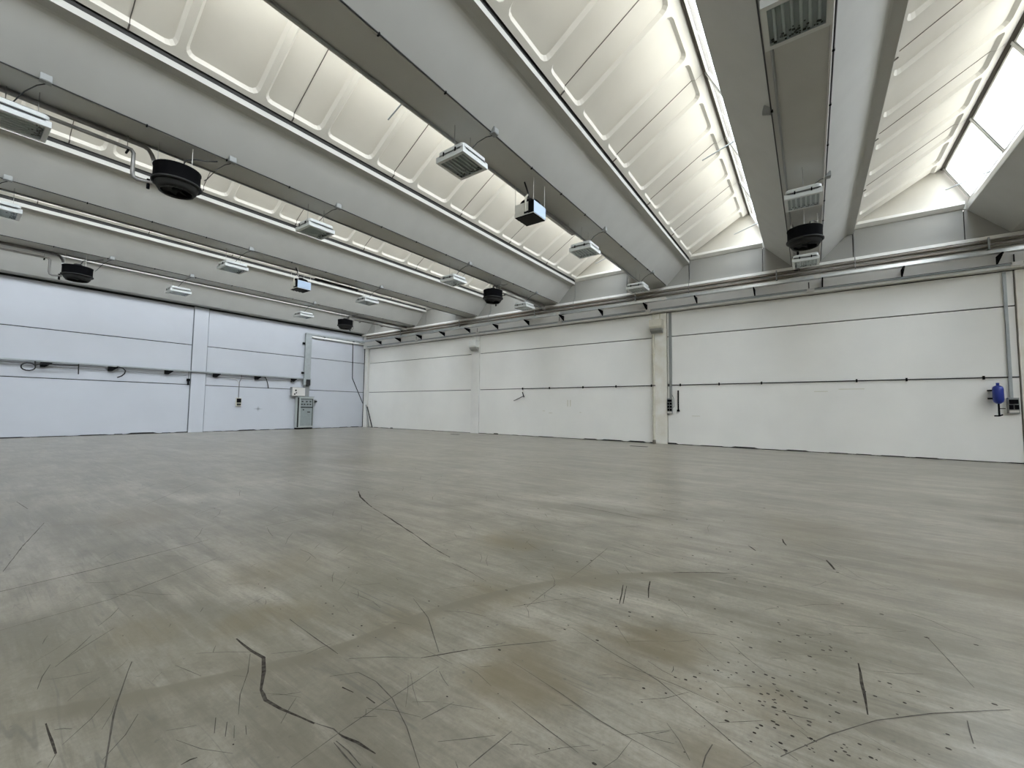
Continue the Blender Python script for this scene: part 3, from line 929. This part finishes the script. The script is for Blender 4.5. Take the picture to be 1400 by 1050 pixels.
for i, y0, y1, lab in ((-1, 8.6, 10.7, 'long grey strip duct hung under the fourth beam between box heater and lamp'), (-3, 8.75, 10.7, 'long dark strip duct hung under the second beam between box heater and lamp')):
    e = empty('strip_duct', (bx(i) - 0.2, 0, 6.55))
    tag(e, lab, 'duct')
    MB().box(-0.05, 0.05, y0, y1, 0, 0.09).obj('channel', M['pipe'] if i == -1 else M['darkgrey'], e)
    MB().box(-0.03, 0.03, y0 + 0.2, y1 - 0.1, -0.015, 0).obj('cover_strip', M['conduit'] if i == -1 else M['greybox'], e)
    for y in (y0 + 0.3, y1 - 0.3):
        MB().tube([(0, y, 0.09), (0, y, ZS - 6.55)], 0.006, 5).obj('hanger', M['wire'], e)

# ================================================================== HEATERS
def round_heater(i, y, side, label):
    t = empty('round_heater', (bx(i), y, 5.86))
    tag(t, label, 'heater', 'round ceiling heaters with pipes')
    MB().lathe([(0.36, 0.20), (0.385, 0.17), (0.395, 0.19), (0.395, 0.46), (0.405, 0.47), (0.405, 0.49), (0.0, 0.49)], 0, 0, 32).obj('casing', M['blacksteel'], t)
    MB().lathe([(0.365, 0.20), (0.425, 0.185), (0.425, 0.155), (0.37, 0.14), (0.36, 0.16)], 0, 0, 32).obj('rim', M['darkgrey'], t)
    MB().lathe([(0.37, 0.145), (0.345, 0.07), (0.30, 0.01), (0.285, 0.02), (0.33, 0.09), (0.35, 0.15)], 0, 0, 32).obj('outlet_cone', M['darkgrey'], t)
    MB().lathe([(0.285, 0.012), (0.30, 0.0), (0.27, 0.0), (0.262, 0.02)], 0, 0, 32).obj('outlet_ring', M['darkgrey'], t)
    MB().lathe([(0.0, 0.055), (0.07, 0.055), (0.09, 0.10), (0.09, 0.16), (0.0, 0.16)], 0, 0, 16).obj('hub', M['blacksteel'], t)
    for k in range(8):
        a = 2 * math.pi * k / 8
        ca_, sa_ = math.cos(a), math.sin(a)
        vs = []
        for r, wd, tz in ((0.08, 0.04, 0.10), (0.28, 0.07, 0.09)):
            for s, dz in ((-1, -0.03), (1, 0.03)):
                vs.append((ca_ * r - sa_ * s * wd, sa_ * r + ca_ * s * wd, tz + dz))
        vs += [(x, yy, z + 0.008) for x, yy, z in vs]
        MB().add(vs, [(0, 1, 3, 2), (4, 6, 7, 5), (0, 4, 5, 1), (2, 3, 7, 6), (0, 2, 6, 4), (1, 5, 7, 3)]).obj('blade', M['darkgrey'], t)
    MB().lathe([(0.34, 0.17), (0.0, 0.17)], 0, 0, 24).obj('coil_plate', M['blacksteel'], t)
    MB().lathe([(0.14, 0.49), (0.14, 0.55), (0.10, 0.60), (0.0, 0.60)], 0, 0, 18).obj('motor', M['darkgrey'], t)
    for a in (0.5, 2.6, 4.7):
        x, yy = 0.33 * math.cos(a), 0.33 * math.sin(a)
        MB().tube([(x, yy, 0.48), (x, yy, ZS - 5.86)], 0.008, 5).obj('hanger_rod', M['conduit'], t)
    MB().tube([(0.12, 0.05, 0.58), (0.13, 0.1, 0.72), (0.2, 0.25, 0.78), (0.26, 0.4, 0.80), (0.3, 0.6, 0.88)], 0.014, 6).obj('power_cable', M['blackcable'], t)
    # connection bends towards the pipes
    s = side
    MB().tube([(-0.30, s * 0.50, 0.86), (-0.30, s * 0.42, 0.83), (-0.28, s * 0.37, 0.74), (-0.26, s * 0.33, 0.62), (-0.24, s * 0.29, 0.49)], 0.04, 10).obj('supply_bend', M['pipe'], t)
    MB().tube([(-0.27, s * 0.33, 0.60), (-0.26, s * 0.32, 0.55)], 0.052, 10).obj('union_nut', M['white'], t)
    MB().tube([(-0.22, s * 0.78, 0.66), (-0.22, s * 0.70, 0.655), (-0.22, s * 0.66, 0.60), (-0.22, s * 0.66, 0.20), (-0.22, s * 0.64, 0.12), (-0.20, s * 0.58, 0.085), (-0.15, s * 0.36, 0.10)], 0.036, 10).obj('return_bend', M['pipe'], t)
    MB().tube([(-0.17, s * 0.42, 0.16), (-0.17, s * 0.42, -0.04)], 0.028, 8).obj('drain_valve', M['blacksteel'], t)
    return t
round_heater(-2, 2.72, -1, 'black round heater under the third beam, nearest the camera at left')
round_heater(-2, 13.40, 1, 'black round heater under the third beam, far end near the back wall')
round_heater(-4, 2.76, -1, 'black round heater under the first beam, above the left wall')
round_heater(-4, 13.38, 1, 'black round heater under the first beam, near the far corner')
round_heater(0, 13.45, 1, 'black round heater under the fifth beam, between two square lamps')
def heat_pipes(i, y0, y1, ylow, label):
    t = empty('heating_pipes', (bx(i), 0, 0))
    tag(t, label, 'pipe', 'heating pipes under the roof beams')
    MB().tube([(-0.30, y0[0], 6.72), (-0.30, y0[1], 6.72)], 0.042, 10).obj('supply_pipe', M['pipe'], t)
    MB().tube([(-0.22, y1[0], 6.52), (-0.22, y1[1], 6.52)], 0.036, 10).obj('return_pipe', M['pipe'], t)
    lo, hi = min(y0), max(y0)
    y = lo + 0.6
    while y < hi - 0.2:
        MB().tube([(-0.26, y, 6.46), (-0.26, y, ZS)], 0.007, 5).obj('pipe_hanger', M['wire'], t)
        MB().box(-0.35, -0.17, y - 0.015, y + 0.015, 6.45, 6.48).obj('pipe_clamp', M['blacksteel'], t)
        y += 1.55
heat_pipes(-2, (YN, 2.22), (YN, 1.94), 0, 'pair of grey heating pipes along the third beam into the near round heater')
heat_pipes(-4, (YN, 2.26), (YN, 1.98), 0, 'pair of grey heating pipes along the first beam into the left round heater')
heat_pipes(-2, (13.90, 18.0), (14.18, 18.0), 0, 'pair of grey heating pipes from back wall to the far round heater, third beam')
heat_pipes(-4, (13.88, 18.0), (14.16, 18.0), 0, 'pair of grey heating pipes from back wall to the far corner round heater')
heat_pipes(0, (13.95, 18.0), (14.23, 18.0), 0, 'pair of heating pipes from back wall to the round heater of the fifth beam')

def box_heater(i, y, label):
    t = empty('box_heater', (bx(i) + 0.03, y, 5.95))
    tag(t, label, 'heater', 'box shaped ceiling heaters')
    MB().box(-0.275, 0.255, -0.265, 0.255, 0.0, 0.30).obj('casing', M['heaterside'], t)
    MB().box(0.255, 0.262, -0.262, 0.252, 0.012, 0.292).obj('side_plate', M['skysteel'], t)
    MB().box(0.11, 0.262, -0.272, -0.265, 0.02, 0.30).obj('coil_end', M['blacksteel'], t)
    MB().tube([(0.05, -0.30, 0.06), (0.05, -0.31, 0.15), (0.06, -0.30, 0.40), (0.04, -0.20, 0.50)], 0.022, 8).obj('connection_pipe', M['beige'], t)
    MB().box(0.0, 0.12, -0.285, -0.265, 0.03, 0.07).obj('bracket', M['blacksteel'], t)
    MB().box(-0.27, 0.25, -0.26, 0.25, -0.012, 0.0).obj('outlet_frame', M['blacksteel'], t)
    for k in range(4):
        y0 = -0.20 + 0.12 * k
        MB().bar((-0.25, y0, -0.02), (0.23, y0, -0.02), 0.085, 0.008, (0, 0.35, 1)).obj('louvre', M['darkgrey'], t)
    MB().lathe([(0.24, 0.30), (0.25, 0.36), (0.22, 0.40), (0.0, 0.40)], -0.01, 0.0, 24).obj('fan_ring', M['blacksteel'], t)
    MB().lathe([(0.08, 0.40), (0.08, 0.47), (0.0, 0.48)], -0.01, 0.0, 14).obj('motor', M['darkgrey'], t)
    for x, yy in ((-0.27, -0.25), (0.24, -0.25), (0.24, 0.24), (-0.27, 0.24)):
        MB().tube([(x, yy, 0.29), (x, yy, ZS - 5.95)], 0.006, 5).obj('hanger_rod', M['conduit'], t)
    MB().tube([(0.02, -0.1, 0.47), (0.0, -0.12, 0.60), (-0.05, -0.2, 0.84)], 0.02, 6).obj('power_cable', M['blackcable'], t)
    return t
box_heater(-1, 8.07, 'box heater with bright steel side under the fourth beam')
box_heater(-3, 8.08, 'box heater with bright steel side under the second beam')

# ================================================================== BACK WALL SERVICES
t = empty('girder_pipes')
tag(t, 'pair of brown stained heating pipes along the top of the back wall girder', 'pipe')
MB().tube([(-L + 0.7, Dg - 0.13, 6.56), (XR - 0.3, Dg - 0.13, 6.56)], 0.05, 10).obj('upper_pipe', M['rust'], t)
MB().tube([(-L + 0.7, Dg - 0.13, 6.40), (XR - 0.3, Dg - 0.13, 6.40)], 0.05, 10).obj('lower_pipe', M['rust'], t)
for k in range(10):
    x = bx(-4) + PER * k * 0.5 * 2 - 0.9
    if x < XR - 0.5:
        MB().box(x - 0.02, x + 0.02, Dg - 0.20, D - 0.25, 6.30, 6.33).obj('pipe_bracket', M['darkgrey'], t)
        MB().box(x - 0.02, x + 0.02, Dg - 0.21, Dg - 0.18, 6.30, 6.68).obj('pipe_strap', M['galvdull'], t)
t = empty('cable_tray')
tag(t, 'long galvanised cable tray on triangular black brackets along the back wall', 'cable tray')
xs = [-L + 0.1, -21.2, -15.9, -10.1, -4.95, 0.30, 5.6, 11, 16, XR - 0.2]
for k, (a, b) in enumerate(zip(xs, xs[1:])):
    MB().box(a + 0.012, b - 0.012, Dg - 0.38, Dg - 0.20, 6.13, 6.145).box(a + 0.012, b - 0.012, Dg - 0.385, Dg - 0.375, 6.13, 6.235).box(a + 0.012, b - 0.012, Dg - 0.205, Dg - 0.195, 6.13, 6.235).obj('tray_length', M['galv'], t)
    if k:
        MB().box(a - 0.10, a + 0.10, Dg - 0.392, Dg - 0.386, 6.12, 6.245).obj('joint_plate', M['conduit'], t)
k = 0
x = 4.62
while x > -L + 0.4:
    MB().prism([(D - 0.25, 6.128), (Dg - 0.40, 6.128), (Dg - 0.40, 6.09), (D - 0.25, 5.90)], 'X', x - 0.02, x + 0.02).obj('bracket', M['blacksteel'], t)
    x -= 2.09
for x in (6.7, 8.8, 10.9):
    MB().prism([(D - 0.25, 6.128), (Dg - 0.40, 6.128), (Dg - 0.40, 6.09), (D - 0.25, 5.90)], 'X', x - 0.02, x + 0.02).obj('bracket', M['blacksteel'], t)
t = empty('girder_conduit')
tag(t, 'thin grey conduit with small boxes along the bottom of the back wall girder', 'conduit')
MB().tube([(-L + 0.5, D - 0.28, 5.84), (XR - 0.3, D - 0.28, 5.84)], 0.026, 8).obj('tube', M['galvdull'], t)
MB().tube([(-L + 0.5, D - 0.27, 5.885), (XR - 0.3, D - 0.27, 5.885)], 0.010, 6).obj('thin_cable', M['cable'], t)
for x in (-20.9, -15.65, -10.2, -5.75, 0.1, 5.0, 10.5):
    MB().box(x - 0.11, x + 0.11, D - 0.34, D - 0.25, 5.78, 5.89).obj('conduit_box', M['conduit'], t)
    MB().tube([(x - 0.05, D - 0.28, 5.89), (x - 0.05, D - 0.28, 6.13)], 0.014, 6).obj('riser', M['darkgrey'], t)
# vertical cable drops over the gable joints
for i, lab in ((-3, 'second'), (-2, 'third'), (-1, 'fourth'), (0, 'fifth')):
    x = bx(i) + 1.36
    o = MB().tube([(x, Dg - 0.02, 7.7), (x + 0.02, Dg - 0.03, 7.0), (x, Dg - 0.21, 6.70), (x, Dg - 0.22, 6.3)], 0.011, 6).obj('gable_cable', M['cable'])
    tag(o, 'thin dark cable hanging down the gable joint right of the %s beam end' % lab, 'cable')
# air pipe on the lower panel joint with clips
t = empty('air_pipe')
tag(t, 'thin dark horizontal air pipe on clips at mid height of back wall', 'pipe')
MB().tube([(-12.65, D - 0.03, Z1), (-5.68, D - 0.03, Z1)], 0.014, 6).tube([(-5.0, D - 0.03, Z1), (4.98, D - 0.03, Z1)], 0.014, 6).obj('tube', M['darkgrey'], t)
for x in (-12.63, -10.95, -9.05, -7.36, -5.72, -4.98, -4.5, -3.0, -1.52, 1.30, 2.56, 4.27):
    MB().box(x - 0.022, x + 0.022, D - 0.055, D - 0.0, Z1 - 0.055, Z1 + 0.055).obj('clip', M['blacksteel'], t)
# wall arm
t = empty('swivel_bracket', (-12.6, D, 2.3))
tag(t, 'black folding steel arm fixed low on the back wall panel', 'bracket')
MB().bar((-0.03, -0.03, 0.04), (0.10, -0.10, -0.20), 0.035, 0.035).obj('upper_link', M['blacksteel'], t)
MB().bar((0.11, -0.10, -0.16), (-0.52, -0.14, -0.42), 0.03, 0.03).obj('lower_link', M['blacksteel'], t)
MB().tube([(0.10, -0.13, -0.19), (0.10, -0.07, -0.19)], 0.035, 10).obj('pivot', M['blacksteel'], t)
# emergency lamps on the columns
def emergency(x, label, m1, m2):
    t = empty('emergency_lamp', (x, D - 0.05, 5.0))
    tag(t, label, 'lamp')
    MB().prism([(0.0, 0.40), (0.0, 0.02), (-0.30, 0.02), (-0.34, 0.10), (-0.34, 0.40)], 'X', -0.27, 0.27).obj('housing', m1, t)
    MB().prism([(-0.02, 0.02), (-0.30, 0.02), (-0.26, -0.08), (-0.10, -0.17), (-0.02, -0.17)], 'X', -0.25, 0.25).obj('lens', m2, t)
    MB().bar((-0.18, -0.05, 0.38), (-0.18, -0.05, 0.70), 0.05, 0.03, (0, 1, 0)).obj('conduit_left', m1, t)
    MB().bar((0.12, -0.05, 0.38), (0.12, -0.05, 0.70), 0.05, 0.03, (0, 1, 0)).obj('conduit_right', m1, t)
emergency(-5.42, 'stained beige emergency lamp on the rust marked middle column', M['beige'], M['lens'])
emergency(-15.98, 'white emergency lamp with grey lens on the far back wall column', M['white'], M['lens'])
# stained downpipe at the middle column
t = empty('downpipe', (-5.60, D - 0.09, 0))
tag(t, 'beige stained downpipe on the left edge of the middle column', 'pipe')
MB().tube([(0, 0, 0.0), (0, 0, 4.80)], 0.055, 10).obj('tube', M['beige'], t)
MB().lathe([(0.07, 0.0), (0.07, 0.12), (0.055, 0.16)], 0, 0, 12).obj('foot', M['rust'], t)
for z in (1.2, 2.53, 3.9):
    MB().box(-0.065, 0.065, -0.065, 0.06, z - 0.02, z + 0.02).obj('clamp', M['darkgrey'] if z == 2.53 else M['beige'], t)
# vertical conduits and sockets
def conduit_v(x, z0, z1, label, w=0.10, m='greybox'):
    t = empty('wall_duct', (x, D, 0))
    tag(t, label, 'conduit')
    MB().box(-w / 2, w / 2, -0.05, 0.0, z0, z1).obj('channel', M[m], t)
    MB().box(-w / 2 + 0.01, w / 2 - 0.01, -0.056, -0.05, z0 + 0.01, z1 - 0.01).obj('lid', M[m], t)
conduit_v(-4.89, 1.95, 5.68, 'grey vertical cable duct just right of the middle column', 0.11)
conduit_v(4.80, 1.90, 5.68, 'grey vertical cable duct above socket box at right photo edge', 0.07, 'galvdull')
def sockets(x, z0, z1, w, rows, label):
    t = empty('socket_box', (x, D, 0))
    tag(t, label, 'socket box')
    MB().box(-w / 2, w / 2, -0.10, 0.0, z0, z1).obj('back_box', M['greybox'], t)
    h = (z1 - z0 - 0.14) / rows
    for r in range(rows):
        for s in ((-1, 1) if not (r == rows - 1) else (0,)):
            zz = z0 + 0.11 + h * r
            ww = w * (0.19 if s else 0.4)
            MB().box(s * w * 0.24 - ww, s * w * 0.24 + ww, -0.125, -0.10, zz + 0.01, zz + h - 0.02).obj('socket', M['blacksteel'], t)
    MB().box(-w * 0.42, w * 0.42, -0.11, -0.10, z0 + 0.02, z0 + 0.09).obj('name_strip', M['conduit'], t)
    return t
t = sockets(-4.93, 1.30, 1.96, 0.22, 4, 'tall socket box beside the middle column under a grey duct')
MB().tube([(0.0, -0.06, 2.2), (0.10, -0.07, 2.12), (0.17, -0.08, 1.95), (0.18, -0.08, 1.6), (0.12, -0.09, 1.56)], 0.015, 6).obj('loop_cable', M['cable'], t)
sockets(4.82, 1.46, 1.92, 0.22, 2, 'socket box with dark outlets at right photo edge beside blue tank')
t = empty('wall_strap', (-4.59, D, 0))
tag(t, 'black upright bar on the back wall right of the tall socket box', 'bracket')
MB().box(-0.025, 0.025, -0.05, 0.0, 1.45, 2.30).obj('bar', M['blacksteel'], t)
MB().box(-0.05, 0.05, -0.07, 0.0, 1.40, 1.48).obj('foot', M['blacksteel'], t)
# blue air tank
t = empty('blue_tank', (4.50, D - 0.20, 0))
tag(t, 'small dark blue air tank with valve pipe on the back wall at right', 'tank')
MB().lathe([(0.0, 1.74), (0.05, 1.745), (0.10, 1.80), (0.118, 1.87), (0.118, 2.18), (0.10, 2.245), (0.05, 2.28), (0.0, 2.285)], 0, 0, 22).obj('vessel', M['blue'], t)
MB().tube([(0, 0, 2.27), (0, 0, 2.36)], 0.035, 10).obj('top_port', M['blue'], t)
MB().tube([(0, 0, 1.76), (0, 0, 1.40)], 0.022, 8).obj('drain_pipe', M['blacksteel'], t)
MB().tube([(-0.10, 0, 1.385), (0.0, 0, 1.385), (0.07, 0, 1.42)], 0.02, 8).obj('valve_handle', M['blacksteel'], t)
MB().tube([(0.0, 0, 1.60), (0.13, 0, 1.60)], 0.012, 6).obj('side_tap', M['darkgrey'], t)
for z in (1.90, 2.14):
    MB().box(-0.17, -0.05, -0.01, 0.20, z - 0.02, z + 0.02).obj('mount', M['blacksteel'], t)
# bars leaning in the far corner
for k, (a, b, lab) in enumerate((((-26.20, D - 0.14, 1.48), (-25.62, D - 0.10, 0.03), 'dark steel bar leaning from corner column to the right'), ((-26.33, D - 0.16, 1.62), (-25.95, D - 0.14, 0.03), 'steeper grey steel bar leaning against the corner column'))):
    o = MB().bar(a, b, 0.06, 0.04).bar((b[0] - 0.05, b[1], 0.012), (b[0] + 0.07, b[1], 0.012), 0.06, 0.024).obj('steel_bar', M['darkgrey'] if k == 0 else M['greybox'])
    tag(o, lab, 'bar')

# ================================================================== LEFT WALL SERVICES
W0 = -L
t = empty('wall_cable_tray')
tag(t, 'long grey cable tray on black brackets along the left wall', 'cable tray')
MB().box(W0 + 0.06, W0 + 0.145, YN + 0.1, 13.9, 3.20, 3.215).box(W0 + 0.135, W0 + 0.145, YN + 0.1, 13.9, 3.20, 3.275).box(W0 + 0.065, W0 + 0.075, YN + 0.1, 13.9, 3.20, 3.275).obj('tray_length', M['galvdull'], t)
for y in (-7.8, -5.7, -3.6, -1.5, 0.6, 2.72, 4.83, 6.94, 9.06, 11.17, 13.3):
    MB().prism([(y - 0.16, 3.198), (y + 0.18, 3.198), (y + 0.18, 3.17), (y - 0.02, 3.0), (y - 0.16, 3.0)], 'X', W0, W0 + 0.13).obj('bracket', M['blacksteel'], t)
MB().tube([(W0 + 0.06, 0.2, 3.05), (W0 + 0.05, 5, 3.02), (W0 + 0.05, 7.7, 3.0)], 0.012, 6).obj('slack_cable', M['cable'], t)
MB().tube([(W0 + 0.06, 8.6, 3.0), (W0 + 0.05, 11.5, 3.02), (W0 + 0.05, 13.4, 3.06)], 0.012, 6).obj('slack_cable', M['cable'], t)
def wcable(name, pts, r, label, m='darkgrey'):
    o = MB().tube(pts, r * 1.5, 6).obj(name, M[m])
    return tag(o, label, 'cable')
lp = [(W0 + 0.21, 2.40, 3.22)]
for k in range(15):
    a = math.radians(20 - 25 * k)
    lp.append((W0 + 0.22, 2.22 + 0.20 * math.cos(a), 2.97 + 0.16 * math.sin(a)))
lp += [(W0 + 0.22, 2.6, 3.12), (W0 + 0.22, 3.1, 3.13), (W0 + 0.20, 3.7, 3.17)]
wcable('loose_cable', lp, 0.016, 'loose grey cable looped under the left wall tray')
wcable('loose_cable', [(W0 + 0.20, 3.69, 3.22), (W0 + 0.21, 3.69, 3.0), (W0 + 0.21, 3.70, 2.76)], 0.014, 'short straight cable end hanging from the left wall tray')
wcable('loose_cable', [(W0 + 0.20, 4.95, 3.22), (W0 + 0.24, 5.16, 3.16), (W0 + 0.26, 5.25, 3.04), (W0 + 0.26, 5.22, 2.90), (W0 + 0.25, 5.12, 2.78), (W0 + 0.24, 4.98, 2.70)], 0.018, 'thick hooked cable end hanging from the left wall tray', 'darkgrey')
t = empty('hanging_switch', (W0 + 0.09, 7.78, 0))
tag(t, 'small black hanging switch left of the left wall column', 'switch')
MB().tube([(0, 0, 3.2), (0, 0, 2.82)], 0.012, 6).obj('cord', M['blackcable'], t)
MB().box(-0.05, 0.05, -0.065, 0.065, 2.70, 2.84).obj('body', M['blacksteel'], t)
MB().box(-0.03, 0.03, -0.035, 0.035, 2.50, 2.70).obj('plug', M['blacksteel'], t)
t = empty('wall_socket', (W0, 10.22, 0))
tag(t, 'beige and black wall socket hung on a conduit right of the left wall column', 'socket')
MB().tube([(0.08, 10.3 - 10.22, 3.2), (0.07, 0.07, 3.0), (0.04, 0.0, 2.8), (0.03, 0.0, 1.9)], 0.02, 8).obj('conduit', M['cable'], t)
MB().tube([(0.05, -0.55, 3.0), (0.05, -0.25, 2.98), (0.04, -0.08, 2.86), (0.03, -0.02, 2.7)], 0.014, 6).obj('side_cable', M['conduit'], t)
MB().box(0.0, 0.09, -0.13, 0.13, 1.42, 1.90).obj('back_box', M['beige'], t)
MB().box(0.09, 0.115, -0.11, 0.11, 1.62, 1.86).obj('switch_block', M['blacksteel'], t)
MB().box(0.09, 0.11, -0.10, 0.10, 1.47, 1.57).obj('outlet', M['darkgrey'], t)
wcable('loose_cable', [(W0 + 0.1, 11.55, 3.2), (W0 + 0.08, 11.66, 3.05), (W0 + 0.07, 11.74, 2.8), (W0 + 0.06, 11.80, 2.52)], 0.016, 'short curved cable hanging from the left wall tray near the cabinet')
# vertical tray, upper tray
t = empty('riser_tray', (W0, 14.13, 0))
tag(t, 'tall grey cable riser on the left wall above the grey cabinet', 'cable tray')
MB().box(0.02, 0.14, -0.20, 0.20, 3.0, 6.22).obj('channel', M['galvdull'], t)
MB().box(0.02, 0.12, -0.17, 0.17, 2.09, 3.0).obj('lower_channel', M['greybox'], t)
MB().box(0.01, 0.20, -0.26, 0.22, 2.85, 3.28).obj('elbow', M['galvdull'], t)
MB().box(0.14, 0.26, -0.10, 0.14, 2.80, 3.20).obj('cable_bundle', M['darkgrey'], t)
for z in (5.55, 3.62):
    MB().box(0.01, 0.10, -0.34, -0.20, z - 0.06, z + 0.06).obj('bracket', M['blacksteel'], t)
t = empty('upper_tray', (W0, 0, 0))
tag(t, 'short horizontal cable tray high on the left wall reaching the corner', 'cable tray')
MB().box(0.03, 0.17, 13.93, D - 0.2, 6.16, 6.18).box(0.16, 0.17, 13.93, D - 0.2, 6.18, 6.27).box(0.03, 0.04, 13.93, D - 0.2, 6.18, 6.27).obj('tray_length', M['galvdull'], t)
for y in (15.2, 17.4):
    MB().prism([(0.0, 6.158), (0.18, 6.158), (0.18, 6.13), (0.0, 5.98)], 'Y', y - 0.05, y + 0.05).obj('bracket', M['blacksteel'], t)
MB().box(0.02, 0.15, 14.33, D - 0.3, 6.0, 6.12).obj('white_duct', M['white'], t)
wcable('wall_cable', [(W0 + 0.03, 17.42, 6.1), (W0 + 0.03, 17.48, 3.5), (W0 + 0.04, D - 0.15, 1.7)], 0.016, 'grey cable running down the left wall to the far corner')
# switch box and cabinet
t = empty('switch_box', (W0, 13.55, 0))
tag(t, 'square pale grey switch box on the left wall above the cabinet', 'electrical box')
MB().box(0.0, 0.25, -0.42, 0.42, 2.10, 2.66).obj('box', M['greybox'], t)
MB().box(0.25, 0.262, -0.40, 0.40, 2.12, 2.64).obj('door', M['conduit'], t)
MB().tube([(0.262, -0.20, 2.46), (0.30, -0.20, 2.46)], 0.05, 10).obj('knob', M['blacksteel'], t)
MB().tube([(0.262, -0.26, 2.22), (0.29, -0.26, 2.22)], 0.045, 10).obj('button', M['blacksteel'], t)
MB().tube([(0.262, -0.16, 2.30), (0.29, -0.16, 2.30)], 0.035, 10).obj('button', M['blacksteel'], t)
t = empty('electrical_cabinet', (W0, 14.0, 0))
tag(t, 'tall grey electrical cabinet standing on the floor against the left wall', 'cabinet')
MB().box(0.02, 0.30, -0.52, 0.50, 0.0, 0.09).obj('plinth', M['blacksteel'], t)
MB().box(0.02, 0.32, -0.54, 0.52, 0.09, 2.06).obj('body', M['cabinet'], t)
d = MB().box(0.32, 0.345, -0.42, 0.50, 0.12, 2.02).obj('door', M['cabinet'], t)
MB().box(0.345, 0.352, -0.34, 0.42, 0.20, 1.36).obj('lower_panel', M['cabinetdoor'], d)
MB().box(0.345, 0.352, -0.34, 0.42, 1.42, 1.90).obj('upper_panel', M['cabinetdoor'], d)
MB().box(0.345, 0.36, -0.34, 0.42, 1.36, 1.42).obj('cross_bar', M['blacksteel'], d)
MB().box(0.345, 0.36, -0.34, 0.42, 1.90, 1.94).obj('top_bar', M['blacksteel'], d)
MB().box(0.345, 0.36, 0.42, 0.455, 0.2, 1.94).obj('side_bar', M['blacksteel'], d)
for z, ys in ((1.76, (-0.24, 0.04, 0.28)), (1.58, (-0.27, -0.10, 0.10, 0.28))):
    for y in ys:
        MB().box(0.352, 0.375, y - 0.05, y + 0.05, z - 0.035, z + 0.035).obj('switch', M['darkgrey'], d)
MB().box(0.352, 0.37, 0.10, 0.28, 1.06, 1.12).obj('handle', M['darkgrey'], d)
MB().box(0.352, 0.37, -0.20, -0.12, 1.20, 1.27).obj('lock', M['darkgrey'], d)
MB().box(0.30, 0.33, -0.53, -0.44, 0.12, 2.02).obj('hinge_strip', M['darkgrey'], t)
MB().box(0.02, 0.36, -0.56, 0.54, 2.06, 2.085).obj('roof', M['cabinetdoor'], t)
t = empty('side_socket', (W0, 14.72, 1.78))
tag(t, 'small grey socket on the left wall just right of the cabinet', 'socket')
MB().box(0.0, 0.10, -0.12, 0.10, -0.12, 0.12).obj('back_box', M['greybox'], t)
MB().box(0.10, 0.16, -0.02, 0.12, -0.05, 0.05).obj('plug', M['darkgrey'], t)
# small soot star on the left wall and scuffs on the back wall
pts = []
for k in range(16):
    a = 2 * math.pi * k / 16
    r = (0.24, 0.05, 0.10, 0.05, 0.17, 0.05, 0.10, 0.05)[k % 8]
    pts.append((11.3 + 1.2 * r * math.cos(a), 1.27 + r * math.sin(a)))
MB().prism(pts, 'X', -L - 0.001, -L + 0.002).obj('soot_mark', M['soot'], wall_left)
for x, z, w, hh in ((-9.9, 1.75, 0.02, 0.16), (-9.75, 1.75, 0.02, 0.16), (-10.9, 1.25, 0.10, 0.012), (-11.3, 1.35, 0.07, 0.012), (-9.2, 1.3, 0.05, 0.012), (-3.9, 1.22, 0.16, 0.01), (1.15, 2.25, 0.35, 0.012), (0.3, 2.18, 0.2, 0.01)):
    MB().box(x - w, x + w, D - 0.002, D + 0.001, z - hh, z + hh).obj('rub_mark', M['beige'], wall_back)
